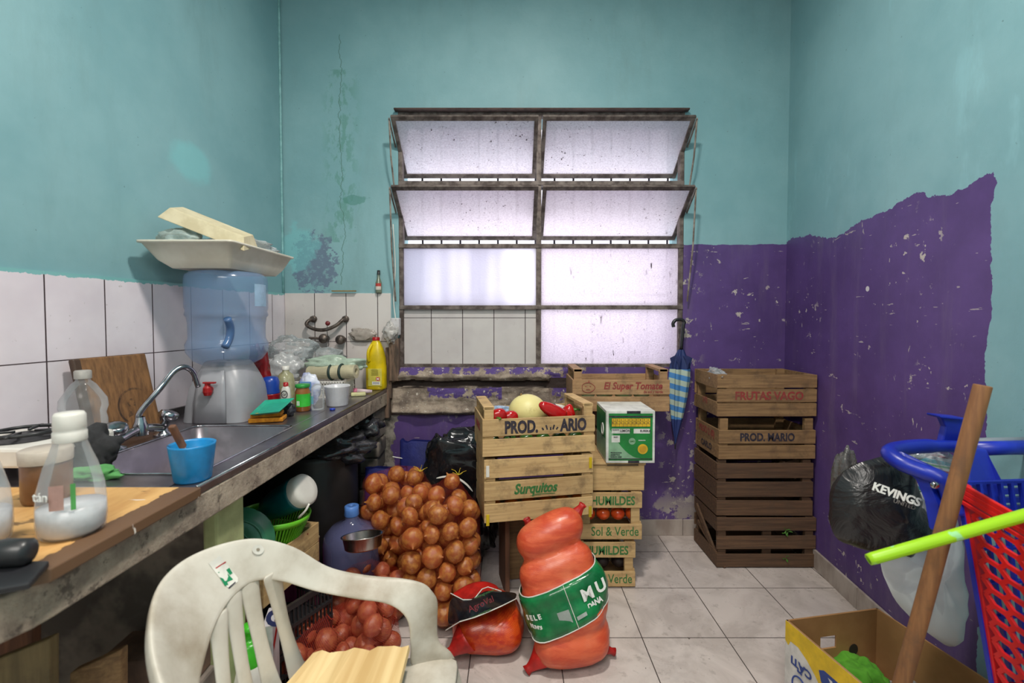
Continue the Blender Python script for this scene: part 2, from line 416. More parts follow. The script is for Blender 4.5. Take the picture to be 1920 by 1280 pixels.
mx = nt.nodes.new('ShaderNodeMixShader'); mx.inputs[0].default_value = .04; nt.links.new(tr.outputs[0], mx.inputs[1]); nt.links.new(gl.outputs[0], mx.inputs[2])
mx2 = nt.nodes.new('ShaderNodeMixShader'); mx2.inputs[0].default_value = .22; nt.links.new(mx.outputs[0], mx2.inputs[1]); nt.links.new(tp.outputs[0], mx2.inputs[2])
nt.links.new(mx2.outputs[0], out.inputs[0]); MGL = m.m
MSMOOTH = MGL.copy(); MSMOOTH.name = 'frosted_glass'
for nd in MSMOOTH.node_tree.nodes:
    if nd.type == 'MIX_SHADER' and abs(nd.inputs[0].default_value-.22) < .01: nd.inputs[0].default_value = .16
    if nd.type == 'BSDF_TRANSPARENT' or nd.type == 'BSDF_TRANSLUCENT':
        for l in list(nd.inputs[0].links): MSMOOTH.node_tree.links.remove(l)
        nd.inputs[0].default_value = rgb(244, 242, 250)
_n = MSMOOTH.node_tree; _tc = _n.nodes.new('ShaderNodeTexCoord'); _mp = _n.nodes.new('ShaderNodeMapping'); _mp.inputs['Scale'].default_value = (1, 1, .06); _ns = _n.nodes.new('ShaderNodeTexNoise'); _ns.inputs['Scale'].default_value = 6; _ns.inputs['Detail'].default_value = 1
_cr = _n.nodes.new('ShaderNodeMix'); _cr.data_type = 'RGBA'; _cr.inputs[6].default_value = rgb(222, 220, 228); _cr.inputs[7].default_value = rgb(252, 250, 254)  # vertical grey shading of the pane is put into the glass colour
_n.links.new(_tc.outputs['Object'], _mp.inputs[0]); _n.links.new(_mp.outputs[0], _ns.inputs['Vector'])
_mr = _n.nodes.new('ShaderNodeMapRange'); _mr.inputs[1].default_value = .38; _mr.inputs[2].default_value = .6; _n.links.new(_ns.outputs[0], _mr.inputs[0]); _n.links.new(_mr.outputs[0], _cr.inputs[0])
for nd in _n.nodes:
    if nd.type == 'BSDF_TRANSLUCENT': _n.links.new(_cr.outputs[2], nd.inputs[0])
def pane(name, x0, x1, z0, z1, y=yf, mat=MGL):
    b = MB(); b.box(((x0+x1)/2, y, (z0+z1)/2), (x1-x0, .004, z1-z0)); return ob(name, b, mat, fr)
pane('glass_pane', WMX+.012, WX1-.02, 1.376, 1.718); pane('glass_pane', WMX+.012, WX1-.02, WZ0+.016, 1.356)
pane('glass_pane', WX0+.02, WMX-.012, 1.376, 1.718, mat=MSMOOTH)
def sash(x0, x1, zc, dy, dz):
    A = Vector((0, D-.005-dy, zc+dz)); B = Vector((0, D-.005+dy, zc-dz)); t = (A-B).normalized(); nrm = Vector((0, t.z, -t.y))
    b = MB()
    for P in (A, B): b.bar(P+Vector((x0, 0, 0)), P+Vector((x1, 0, 0)), .028, .016, up=nrm)
    for x in (x0+.011, x1-.011): b.bar(A+Vector((x, 0, 0)), B+Vector((x, 0, 0)), .022, .018, up=nrm)
    o = ob('sash', b, MST, fr, bevel=.002)
    g = MB(); g.slab([A+Vector((x0+.01, 0, 0)), A+Vector((x1-.01, 0, 0)), B+Vector((x1-.01, 0, 0)), B+Vector((x0+.01, 0, 0))], nrm, .004)
    gm = bpy.data.objects.new('glass_pane', g.mesh('glass_pane', MGL)); COL.objects.link(gm); gm.parent = o
    gm.matrix_parent_inverse = Matrix.Identity(4)
for zc in (2.293, 1.912):
    sash(WX0+.0, WMX-.012, zc, .150, .112); sash(WMX+.012, WX1, zc, .150, .112)
# stays
for s, x in ((-1, WX0-.012), (1, WX1+.012)):
    b = MB()
    for za, zb_ in ((2.40, 2.03), (2.02, 1.40)):
        b.tube([(x+s*.0, D-.145, za), (x+s*.004, D-.10, (za+zb_)/2), (x-s*.0, D-.035, zb_)], .005, 8)
    b.bar((x, D-.15, 2.405), (x, D-.01, 2.30), .006, .014); b.bar((x, D-.15, 2.025), (x, D-.01, 1.92), .006, .014)
    ob('stay_rod', b, MSTL, fr)
# grille outside
b = MB()
for i in range(15):
    x = -.565+i*.119; b.tube([(x, D+.20, WZ0), (x, D+.20, WZ1)], .0065, 8)
for z in (2.12, 1.45): b.box((.172, D+.20, z), (WX1-WX0, .006, .02))
ob('grille', b, plain('dark_iron', rgb(52, 50, 62), rgb(40, 36, 44), 20, .6, .4), fr)
# pale wall of the yard outside
b = MB(); b.box((.2, 5.4, 1.4), (7, .1, 4.4)); o = st('trim_7', b, plain('yard_wall', rgb(250, 248, 252), rgb(190, 180, 198), 1.6, .9, st=(1, 1, .04)))
# ================================================================ shared materials
def wood(name, c1, c2, axis='x', rough=.75, dirt=True, sc=1):
    m = Mt(name, rough); stx = {'x': (.7, 12, 12), 'y': (12, .7, 12), 'z': (12, 12, .7)}[axis]
    m.rnd()
    g = m.noise(6*sc, 5, .65, stx, dist=.4)
    a = m.mix(g.ss(.3, .7), rgb(*c1), rgb(*c2))
    if dirt: a = m.mix(m.noise(9, 5, .7).ss(.48, .72)*.6, a, rgb(84, 66, 50))
    v = m.rnd()*.35
    a = m.mix(v, a, rgb(c2[0]*.72, c2[1]*.7, c2[2]*.68)); m.col(a); m.bump(g, .4, .002); return m.m
WD_L = wood('pale_pine', (212, 178, 126), (184, 150, 102)); WD_M = wood('aged_pine', (158, 124, 84), (120, 90, 60)); WD_D = wood('dark_old_pine', (112, 82, 58), (76, 55, 40))
WD_Y = wood('ply_board', (214, 176, 118), (190, 150, 96), 'y')
WD_V = wood('brown_upright_wood', (128, 84, 60), (94, 62, 46), 'z')
BLACKP = plain('black_plastic', rgb(24, 24, 27), rgb(40, 40, 42), 6, .35)
WHITEP = plain('white_plastic', rgb(226, 222, 214), rgb(206, 202, 194), 6, .4)
CHROME = plain('chrome', rgb(190, 190, 195), rgb(150, 150, 155), 20, .18, 1)
STEEL = plain('stainless_sheet', rgb(150, 144, 150), rgb(120, 114, 120), 5, .30, .85, bump=.05, bscale=12)
INK_K = plain('black_ink', rgb(30, 28, 42), rgb(60, 52, 60), 60, .8); INK_R = plain('red_ink', rgb(150, 50, 50), rgb(126, 66, 56), 70, .8)
INK_G = plain('green_ink', rgb(44, 104, 50), rgb(70, 120, 66), 70, .8); INK_W = plain('white_ink', rgb(236, 236, 232)); INK_B = plain('navy_ink', rgb(36, 42, 96))
CLEAR = film('clear_plastic', rgb(225, 230, 232), .16, .1, .25)
PETW = film('clear_bottle_plastic', rgb(225, 228, 230), .06, .06, .08, .25, 12, .5)
def flat(name, c, rough=.45, **k): return plain(name, rgb(*c), rgb(*[x*.86 for x in c]), 12, rough, **k)
ZC = .89
# ================================================================ counter
ED = .70; XF = -.745
def xf(y): return -.765+.02*(y-1.1)
# concrete slab with rounded near corner
poly = [(xf(2.70), 2.705), (xl(2.70)+.012, 2.705), (xl(.5)+.012, .62), (-.98, .60)]
arc = [(-.98+.205*math.sin(a), .60+.16*(1-math.cos(a))) for a in [PI/2*i/8 for i in range(1, 9)]]
b = MB()
def sl(P): b.prism(P, .795, .868)
hx0, hx1, hy0, hy1 = -1.215, -.815, 1.185, 1.745
sl([(xl(hy0)+.012, hy0), (xl(.62)+.012, .62), (-.98, .60)]+arc+[(xf(hy0), hy0)])
sl([(xl(2.705)+.012, 2.705), (xl(hy1)+.012, hy1), (xf(hy1), hy1), (xf(2.705), 2.705)])
sl([(xl(hy1)+.012, hy1), (xl(hy0)+.012, hy0), (hx0, hy0), (hx0, hy1)])
sl([(hx1, hy1), (hx1, hy0), (xf(hy0), hy0), (xf(hy1), hy1)])
m = Mt('rough_concrete_edge', .9); a = m.mix(m.noise(8, 5, .7).ss(.35, .65), rgb(176, 160, 142), rgb(126, 110, 98))
a = m.mix(m.noise(24, 5, .7).ss(.56, .64)*.7, a, rgb(70, 58, 52)); m.col(a); m.bump(m.noise(35, 5, .7), .9, .006); MCONC = m.m
o = ob('concrete_slab', b, MCONC, bevel=.004); tag(o, 'long rough concrete worktop slab along the left wall under the sink', 'counter')
# stainless sink top with basin
sk = thing('sink_counter', (-1.08, 1.8, .868), 'long stainless steel sink top with a deep basin on the concrete slab', 'sink')
y0, y1 = 1.105, 2.69
bx0, bx1, by0, by1, bd = -1.195, -.835, 1.20, 1.73, .74
def L(y): return xl(y)+.013
b = MB(); z0, z1 = .869, ZC
def q(x0f, x1f, ya, yb_):
    P = [(x0f(ya), ya), (x1f(ya), ya), (x1f(yb_), yb_), (x0f(yb_), yb_)]; b.prism(P, z0, z1)
q(L, lambda y: bx0, y0, y1); q(lambda y: bx1, xf, y0, y1); q(lambda y: bx0, lambda y: bx1, y0, by0); q(lambda y: bx0, lambda y: bx1, by1, y1)
ob('sheet', b, STEEL, sk, bevel=.003)
b = MB(); n = 6
def rr(x0, x1, ya, yb_, r, z):
    out = []
    for cx, cy, a0 in ((x1-r, yb_-r, 0), (x0+r, yb_-r, PI/2), (x0+r, ya+r, PI), (x1-r, ya+r, 1.5*PI)):
        for i in range(n+1): a = a0+PI/2*i/n; out.append((cx+r*math.cos(a), cy+r*math.sin(a), z))
    return out
rs = [rr(bx0-.01, bx1+.01, by0-.01, by1+.01, .03, ZC+.002), rr(bx0+.002, bx1-.002, by0+.002, by1-.002, .04, ZC-.004), rr(bx0+.012, bx1-.012, by0+.012, by1-.012, .05, bd+.03), rr(bx0+.04, bx1-.04, by0+.04, by1-.04, .06, bd)]
rs = [r+[r[0]] for r in rs]; b.grid(rs); k = len(b.v); b.add(rs[-1][:-1], [tuple(range(len(rs[-1])-1))])
ob('basin', b, STEEL, sk, smooth=True)
b = MB(); b.lathe([(.001, .003), (.03, .003), (.034, 0), (.03, .001)], ((bx0+bx1)/2, 1.5, bd), 20, cap=False); ob('drain', b, CHROME, sk, smooth=True)
b = MB(); b.bar((L(1.12)+.005, 1.12, .905), (L(2.6)+.005, 2.6, .905), .014, .04); ob('splash_strip', b, flat('grimy_strip', (60, 56, 58)), sk)
b = MB(); b.tube(rr(bx0-.008, bx1+.008, by0-.008, by1+.008, .034, ZC+.002), .0032, 8, closed=True); b.tube([(xf(y1)-.003, y1, ZC+.0005), (xf(y0)-.003, y0, ZC+.0005)], .0035, 8); ob('highlight_rim', b, CHROME, sk, smooth=True)  # bright tubes added to draw the highlight along basin rim and front edge
# supports under the slab
MPIL = plain('pale_green_plaster', rgb(176, 184, 132), rgb(150, 156, 112), 7, .8, bump=.8, bscale=30)
MGRIM = plain('grimy_cement', rgb(92, 84, 78), rgb(134, 122, 112), 6, .9, bump=.8, bscale=18, lo=.42, hi=.62)
b = MB(); b.box((-1.145, 1.30, .397), (.61, .09, .795)); o = ob('partition', b, MGRIM, bevel=.006); tag(o, 'grimy cement support wall under the counter behind the white chair', 'wall support')
b = MB(); b.box((-.817, 1.285, .397), (.042, .125, .795)); o = ob('pillar', b, MPIL, bevel=.008); tag(o, 'pale green plastered pillar end holding up the counter', 'pillar')
b = MB()
for i in range(9):
    z = .045+i*.088; b.box((-.79+random.uniform(-.012, .012), 2.60+random.uniform(-.01, .01), z), (.10, .19, .084), RZ(random.uniform(-.06, .06)))
o = ob('brick_pier', b, MGRIM, bevel=.01); tag(o, 'crumbling grey masonry pier at the far end of the counter', 'pillar')
# worn board
b = MB(); b.prism([(-.752, .735), (-.752, 1.098), (-1.36, 1.098), (-1.46, .70), (-.90, .64)], .869, .893)
m = Mt('worn_ply', .55); a = m.mix(m.noise(5, 5, .7, (3, .8, 1)).ss(.35, .7), rgb(216, 170, 108), rgb(196, 144, 84))
st_ = m.noise(8, 4, .6, (.6, 2.2, 1), off=(2, .4, 0)).ss(.62, .65)
a = m.mix(st_*.8, a, rgb(84, 62, 44)); a = m.mix((m.x+(m.noise(9, 4)-.5)*.09).gt(-.80), a, rgb(104, 76, 54))
a = m.mix(m.noise(12, 3, .6, (.5, 2, 1), off=(7, 3, 0)).ss(.70, .72), a, rgb(226, 214, 204)); m.col(a); MWP = m.m
o = ob('plywood_board', b, MWP, bevel=.003); tag(o, 'worn plywood board with peeling brown edge at the near end of the counter', 'board')
# ---- dispenser bottles
def sauce(x, y, s, label, name='sauce_bottle'):
    t = thing(name, (x, y, .893), label, 'bottle')
    pr = [(.0, 0), (.052, 0), (.062, .006), (.066, .03), (.0655, .06), (.062, .10), (.050, .145), (.038, .175), (.031, .195), (.030, .205)]
    pr = [(r*s*.86, z*s) for r, z in pr]
    body = MB().lathe(pr, (x, y, .893), 32, cap=False); ob('bottle_body', body, PETW, t, smooth=True)
    ob('liquid', MB().lathe([(0, .002*s), (.043*s, .003*s), (.052*s, .012*s), (.055*s, .04*s), (.0545*s, .062*s), (0, .063*s)], (x, y, .893), 32, cap=False), flat('white_liquid', (246, 244, 246), .3), t, smooth=True)
    ob('cap', MB().lathe([(.027*s, .196*s), (.028*s, .198*s), (.028*s, .216*s), (.0255*s, .219*s), (.027*s, .222*s), (.0265*s, .25*s), (.023*s, .256*s), (0, .256*s)], (x, y, .893), 28, cap=False), WHITEP, t, smooth=True)
    return t
t = sauce(-.835, .86, .90, 'clear bottle with white cap and some white liquid, wholly visible on the worn board')
R_ = .0505
lb = MB(); lb.grid([[(-.835+(R_+.0008)*math.cos(a), .86+(R_+.0008)*math.sin(a), z) for a in [math.radians(-82+4*i) for i in range(7)]] for z in (.955, .985, 1.0)]); ob('label', lb, flat('pale_label', (190, 150, 140)), t)
lb = MB(); lb.grid([[(-.835+(R_+.0003)*math.cos(a), .86+(R_+.0003)*math.sin(a), z) for a in [math.radians(-48+4*i) for i in range(3)]] for z in (.952, .98, 1.0)]); ob('green_stripe', lb, flat('green_stripe', (90, 170, 90)), t)
text('lettering', 'tán', INK_W, t, (-.852, .805, .975), (1, -.1, 0), (-.1, -1, 0), .024, sx=1)
sauce(-.962, .80, .98, 'clear bottle with cream cap and white liquid cut off by the left edge')
# pot handle and black slab
t = thing('cooking_pot', (-1.03, .71, .893), 'black cooking pot handle at the lower left edge of the counter', 'pot')
ob('pot_body', MB().lathe([(0, 0), (.085, 0), (.09, .01), (.09, .05), (.086, .05), (.08, .006), (0, .006)], (-1.09, .70, .893), 24, cap=False), BLACKP, t, smooth=True)
ob('handle', MB().tube([(-1.02, .705, .935), PZ(-40, 1042, .925), PZ(10, 1036, .925), PZ(52, 1034, .925), PZ(62, 1033, .925)], [.012, .019, .022, .021, .012], 14), BLACKP, t, smooth=True)
b = MB(); b.prism([tuple(PZ(px, py, .905)[:2]) for px, py in ((-60, 1112), (55, 1092), (93, 1050), (60, 1050), (-60, 1066))], .894, .905); o = ob('cutting_tool', b, flat('matt_black', (34, 34, 38), .5), bevel=.003); tag(o, 'flat matt black slab lying at the near corner of the counter', 'tray')
# stove
t = thing('camping_stove', (-1.40, 1.27, ZC), 'white gas hob with black burner at the left edge behind the bottles', 'stove')
b = MB(); b.box((-1.30, 1.215, .957), (.30, .21, .05)); ob('stove_body', b, WHITEP, t, bevel=.008)
b = MB(); b.lathe([(0, .012), (.03, .012), (.045, .004), (.075, .002), (.08, 0)], (-1.30, 1.215, .983), 24, cap=False); b.tube([(-1.30+.07*math.cos(a), 1.215+.07*math.sin(a), 1.0) for a in [i*PI/8 for i in range(16)]], .005, 6, closed=True)
for k in range(4): a = k*PI/2+.4; b.bar((-1.30+.02*math.cos(a), 1.215+.02*math.sin(a), 1.0), (-1.30+.085*math.cos(a), 1.215+.085*math.sin(a), 1.0), .006, .006)
ob('burner', b, BLACKP, t, smooth=True)
for sx in (-1, 1):
    for sy in (-1, 1): ob('foot', MB().lathe([(.012, 0), (.014, .042)], (-1.30+sx*.12, 1.215+sy*.075, ZC), 10), BLACKP, t)
# jar with brown content and pale lid
t = thing('storage_jar', (-1.045, 1.02, .893), 'brown jar with a pale lid standing behind the white capped bottle', 'jar')
ob('jar_body', MB().lathe([(0, 0), (.04, 0), (.043, .01), (.043, .085), (.04, .09)], (-1.045, 1.02, .893), 24, cap=False), flat('brown_jar', (120, 82, 52), .3), t, smooth=True)
ob('lid', MB().lathe([(.045, .088), (.046, .115), (.042, .118), (0, .118)], (-1.045, 1.02, .893), 24, cap=False), flat('pale_lid', (190, 178, 164)), t, smooth=True)
# big clear bottle
t = thing('water_bottle', (-1.33, 1.42, ZC), 'empty clear plastic bottle with grey cap standing against the tiles', 'bottle')
c = (-1.305, 1.39, ZC)
ob('bottle_body', MB().lathe([(0, 0), (.05, 0), (.056, .01), (.056, .10), (.052, .12), (.058, .14), (.056, .165), (.03, .21), (.018, .222), (.018, .232)], c, 24, cap=False), PETW, t, smooth=True)
ob('cap', MB().lathe([(.021, .228), (.021, .25), (.018, .253), (0, .253)], c, 20, cap=False), flat('grey_cap', (176, 172, 166)), t, smooth=True)
# cutting board leaning on the wall
t = thing('cutting_board', (-1.36, 1.55, ZC), 'dark stained wooden cutting board leaning on the wall tiles behind the tap', 'cutting board')
A = Vector((L(1.50)+.075, 1.475, ZC+.001)); Bv = Vector((.255*.13, .255, 0)); up = Vector((-.055, .0, .275))
m = Mt('stained_board_wood', .6); g = m.noise(7, 5, .65, (10, 10, .9)); a = m.mix(g.ss(.3, .7), rgb(140, 100, 62), rgb(98, 68, 42))
rr_ = ((m.y-1.645)*(m.y-1.645)+(m.z-.985)*(m.z-.985)).op('SQRT'); a = m.mix((rr_-.062).abs().lt(.0035)*m.noise(14, 3).ss(.45, .6)*.8, a, rgb(36, 28, 24)); a = m.mix(rr_.lt(.05)*m.noise(30, 4).gt(.55)*.6, a, rgb(50, 38, 30)); a = m.mix(m.y.lt(1.495), a, rgb(70, 52, 40))
m.col(a); m.bump(g, .3, .002)
b = MB(); b.slab([A, A+Bv, A+Bv+up, A+up], Bv.cross(up), .02); ob('board_panel', b, m.m, t, bevel=.006)
# tap
t = thing('kitchen_tap', (-1.245, 1.5, ZC), 'chrome kitchen tap with arched spout and two round knobs', 'tap')
k1 = Vector((-1.235, 1.415, .905)); k2 = Vector((-1.225, 1.60, .905)); kc = (k1+k2)/2
b = MB(); b.tube(spline([k1+Vector((0, 0, .012)), kc+Vector((-.0, 0, .03)), k2+Vector((0, 0, .012))], 5), .014, 12)
for k in (k1, k2): b.lathe([(0, 0), (.03, 0), (.028, .008), (.014, .014), (.014, .03)], k-Vector((0, 0, .014)), 18, cap=False)
b.lathe([(.022, 0), (.022, .03), (.016, .045), (.013, .06)], kc+Vector((0, 0, .01)), 18, cap=False); ob('tap_body', b, CHROME, t, smooth=True)
sp0 = kc+Vector((0, 0, .05)); tipt = PY(372, 725, 1.66)
pts = spline([sp0, sp0+Vector((-.0, .0, .035)), PY(300, 728, 1.545), PY(325, 697, 1.59), PY(345, 688, 1.62), PY(362, 698, 1.645), tipt], 6)
ob('spout', MB().tube(pts, .0095, 12), CHROME, t, smooth=True)
for k, kk in ((k1, -1), (k2, 1)):
    R = RX(-.25*kk) @ RY(.35)
    b = MB(); b.lathe([(.012, 0), (.014, .02), (.028, .028), (.031, .04), (.028, .052), (.02, .055), (0, .053)], k+Vector((0, 0, .018)), 10, R, cap=False); ob('knob', b, CHROME, t, smooth=True)
# dark cloth and green cloth
def crumple(name, c, r, mat, seed=0, amp=.35, freq=1.6, n=34, m_=22, parent=None, R=None, flatb=None, pw=None):
    b = MB(); b.sph((0, 0, 0), (1, 1, 1), n, m_); vs = []
    for v in b.v:
        v = Vector(v); d = noise.fractal(v*freq+Vector((seed*7.3, seed, 1)), .8, 2, 4)
        rd = 1-abs(noise.noise(v*freq*1.7+Vector((seed, 2, seed*3))))*2.2
        k = 1+amp*d+amp*.35*rd
        if pw: v = Vector([math.copysign(abs(q_)**pw, q_) for q_ in v])
        p = Vector((v.x*r[0]*k, v.y*r[1]*k, v.z*r[2]*k))
        if R is not None: p = R @ p
        p += Vector(c)
        if flatb is not None and p.z < flatb: p.z = flatb+.0005*(v.x+1)
        vs.append(tuple(p))
    b.v = vs; return ob(name, b, mat, parent, smooth=True)
DCL = plain('dark_grey_cloth', rgb(52, 52, 54), rgb(34, 34, 36), 14, .95, bump=.5, bscale=120)
o = crumple('dish_cloth', (-1.155, 1.235, .935), (.055, .05, .06), DCL, 3, .5, 1.5, flatb=ZC+.001); tag(o, 'crumpled dark grey cloth beside the sink basin', 'cloth')
o = crumple('scrubbing_cloth', (-1.075, 1.165, .902), (.06, .028, .016), flat('green_scrub', (96, 170, 96), .9), 5, .5, 1.8, flatb=ZC+.001); tag(o, 'small bright green cloth at the near corner of the sink', 'cloth')
# blue cup
t = thing('plastic_cup', (-.812, 1.155, ZC), 'bright blue plastic cup holding a brown handled knife on the sink edge', 'cup')
ob('cup_body', MB().lathe([(0, 0), (.038, 0), (.041, .004), (.0515, .088), (.052, .093), (.0495, .093), (.048, .088), (.037, .008), (0, .008)], (-.812, 1.155, ZC+.001), 32, cap=False), flat('cyan_blue', (24, 136, 200), .35), t, smooth=True)
ob('contents', MB().lathe([(0, .07), (.045, .07)], (-.812, 1.155, ZC), 24, cap=False), WHITEP, t)
t = thing('kitchen_knife', (-.84, 1.155, ZC+.02), 'brown handled knife standing in the blue cup', 'knife')
a0 = Vector((-.835, 1.16, .965)); a1 = PY(322, 798, 1.12)
ob('handle', MB().bar(a0+(a1-a0)*.12, a1, .015, .013, up=(0, 1, 0)), WD_V, t, bevel=.003)
ob('blade', MB().bar(Vector((-.822, 1.165, .905)), a0+(a1-a0)*.12, .014, .002, up=(0, 1, 0)), CHROME, t)
# ================================================================ water dispenser
t = thing('water_dispenser', (-1.185, 1.90, ZC), 'grey plastic water dispenser stand with a red tap behind the sink', 'water dispenser')
DG = plain('grey_dispenser_plastic', rgb(152, 152, 158), rgb(138, 138, 144), 4, .35)
def sqr(cx, cy, hx, hy, z, p=4, n=40): return [(cx+hx*math.copysign(abs(math.cos(a))**(2/p), math.cos(a)), cy+hy*math.copysign(abs(math.sin(a))**(2/p), math.sin(a)), z) for a in [2*PI*i/n for i in range(n+1)]]
b = MB(); cx, cy = -1.18, 1.905
b.grid([sqr(cx, cy, .128, .125, ZC+.001, 6), sqr(cx, cy, .126, .123, ZC+.05, 5), sqr(cx, cy, .118, .115, ZC+.13, 4), sqr(cx, cy, .104, .10, ZC+.18, 3), sqr(cx, cy, .086, .086, ZC+.225, 2.3), sqr(cx, cy, .08, .08, ZC+.235, 2), sqr(cx, cy, .01, .01, ZC+.235, 2)])
ob('stand', b, DG, t, smooth=True)
b = MB(); yf_ = cy-.122
b.grid([[(cx+sx*.062*k, yf_-.006+.012*(1-k)*0-.006*(1-sx*sx)+(z-ZC)*.05+max(0, z-ZC-.12)*.2, z) for sx in [-1+.25*i for i in range(9)]] for k, z in ((1.05, ZC+.002), (1.0, ZC+.08), (.9, ZC+.15), (.72, ZC+.205))])
ob('front_panel', b, DG, t, smooth=True, solid=.006)
RED = flat('red_plastic', (176, 22, 26), .35)
b = MB(); tc = Vector((cx+.005, yf_-.02, ZC+.135)); b.tube([tc+Vector((0, .022, 0)), tc], .012, 12); b.lathe([(0, -.022), (.012, -.022), (.017, -.008), (.016, .008), (.010, .016), (.010, .026), (0, .026)], tc, 16, cap=False); b.box(tc+Vector((.010, -.004, .028)), (.045, .014, .006)); ob('red_tap', b, RED, t, smooth=False, bevel=.001)
wb_ = thing('water_jug', (cx, cy, ZC+.235), 'large translucent blue water jug upside down on the grey dispenser', 'water jug')
m = Mt('blue_jug_plastic', .12, 0, .6); m.col(m.mix(m.noise(3, 2), rgb(116, 146, 186), rgb(132, 160, 196))); m.alpha(.44); m.bump(m.noise(6, 2), .12, .01); MJUG = m.m
zb = ZC+.205
pr = [(.0, 0), (.05, .0), (.085, .012), (.125, .035), (.148, .07), (.150, .10), (.143, .115), (.139, .125), (.139, .185), (.143, .21), (.150, .22), (.146, .236), (.150, .25), (.150, .355), (.147, .378), (.13, .392), (.10, .396), (0, .396)]
ob('jug_body', MB().lathe(pr, (cx, cy, zb), 40, cap=False), MJUG, wb_, smooth=True)
b = MB(); b.tube(spline([(cx+.075, cy-.142, zb+.095), (cx+.078, cy-.118, zb+.13), (cx+.082, cy-.118, zb+.17), (cx+.085, cy-.140, zb+.205)], 5), .014, 10); ob('jug_handle', b, flat('blue_handle', (78, 112, 160), .25), wb_, smooth=True)
b = MB(); b.grid([[(cx+.151*math.cos(a), cy+.151*math.sin(a), zb+z) for a in [math.radians(-20+i*4) for i in range(8)]] for z in (.255, .30, .345)]); ob('label', b, flat('jug_label', (150, 180, 206), .4), wb_, smooth=True)
# tray on the jug
t = thing('plastic_tray', (-1.19, 1.95, zb+.397), 'large off white plastic tray balanced on top of the water jug', 'tray')
WT = plain('aged_white_tray', rgb(222, 216, 202), rgb(206, 198, 182), 5, .45)
def rect(x0, x1, ya, yb_, z, r=.03, n=5):
    out = []
    for cx_, cy_, a0 in ((x1-r, yb_-r, 0), (x0+r, yb_-r, PI/2), (x0+r, ya+r, PI), (x1-r, ya+r, 1.5*PI)):
        for i in range(n+1): a = a0+PI/2*i/n; out.append((cx_+r*math.cos(a), cy_+r*math.sin(a), z))
    return out+[out[0]]
x0, x1, ya, yb_ = -1.385, -1.035, 1.70, 2.20; RCN = .014; zt = zb+.398
rows = [rect(x0+.07, x1-.05, ya+.075, yb_-.075, zt+.001, .012), rect(x0+.035, x1-.03, ya+.045, yb_-.05, zt+.03, .014), rect(x0+.0, x1-.008, ya+.012, yb_-.012, zt+.088, .018), rect(x0-.01, x1, ya, yb_, zt+.090, .02), rect(x0-.01, x1, ya, yb_, zt+.098, .02), rect(x0+.008, x1-.016, ya+.02, yb_-.02, zt+.096), rect(x0+.043, x1-.038, ya+.053, yb_-.058, zt+.036), rect(x0+.075, x1-.055, ya+.08, yb_-.08, zt+.008)]
b = MB(); b.grid(rows); b.add([rows[0][i] for i in range(24)], [tuple(range(24))]); b.add([rows[-1][i] for i in range(24)], [tuple(range(24))]); ob('tray_shell', b, WT, t, smooth=True)
ztop = zt+.098
t = thing('foam_container', (-1.2, 1.85, ztop), 'cream foam food container lid tilted on the white tray', 'container')
FO = plain('cream_foam', rgb(216, 204, 172), rgb(198, 184, 150), 14, .7, bump=.2)
A = PY(338, 384, 1.85); B = PY(488, 444, 1.90); C = PY(345, 402, 1.70); Dd = C-A
u = (B-A); w = Vector((.02, -.13, -.035)); nn = u.cross(w).normalized()*-1
if nn.z < 0: nn = -nn
A0, B0, B1, A1 = A, B, B+w, A+w
rows = []
for h, ins in ((0, 0), (-.006, 0), (-.05, -.0), (-.05, .012), (-.008, .02)):
    k = ins
    def cc(P, a, c): return P+u.normalized()*a*k+w.normalized()*c*k+nn*h
    rows.append([cc(A0, 1, 1), cc(B0, -1, 1), cc(B1, -1, -1), cc(A1, 1, -1), cc(A0, 1, 1)])
sh = .02
b = MB(); top = [P+nn*0+(u.normalized()*a+w.normalized()*c)*.022 for P, a, c in ((A0, 1, 1), (B0, -1, 1), (B1, -1, -1), (A1, 1, -1))]
bot = [P-nn*.045 for P in (A0, B0, B1, A1)]
b.add(top+bot, [(0, 1, 2, 3), (0, 4, 5, 1), (1, 5, 6, 2), (2, 6, 7, 3), (3, 7, 4, 0)])
ob('container_shell', b, FO, t, solid=.004, bevel=.004)
o = crumple('plastic_bag', (-1.19, 2.03, ztop+.015), (.13, .12, .04), CLEAR, 11, .4, 1.5); tag(o, 'clear crumpled plastic bag on the right side of the white tray', 'bag')
o = crumple('plastic_bag', (-1.28, 1.79, ztop+.01), (.08, .06, .045), film('pale_film', rgb(200, 214, 208), .35, .2, .3), 12, .3, 1.5); tag(o, 'pale film bag under the foam container on the tray', 'bag')
# ================================================================ small things at the far end of the counter
Z1 = ZC+.001
def at(px, py): return PZ(px, py, ZC)
def lath(name, prof, c, mat, parent=None, n=24, **k): return ob(name, MB().lathe(prof, c, n, cap=False), mat, parent, smooth=True, **k)
# red snack bag leaning on the dispenser
RB = plain('red_foil_bag', rgb(150, 24, 30), rgb(84, 22, 26), 9, .25, bump=.7, bscale=18)
c = PY(488, 685, 2.10)
t = thing('snack_bag', (c.x, c.y, ZC), 'crumpled red foil bag standing behind the blue cup', 'bag')
crumple('bag_body', (c.x, c.y, ZC+.135), (.045, .03, .13), RB, 21, .4, 1.4, parent=t, flatb=Z1)
c = PY(490, 733, 2.02)
o = crumple('snack_packet', (c.x, c.y, ZC+.06), (.035, .025, .065), flat('yellow_packet', (214, 184, 70), .35), 22, .3, 1.5, flatb=Z1); tag(o, 'yellow packet tucked between the dispenser and the red cup', 'packet')
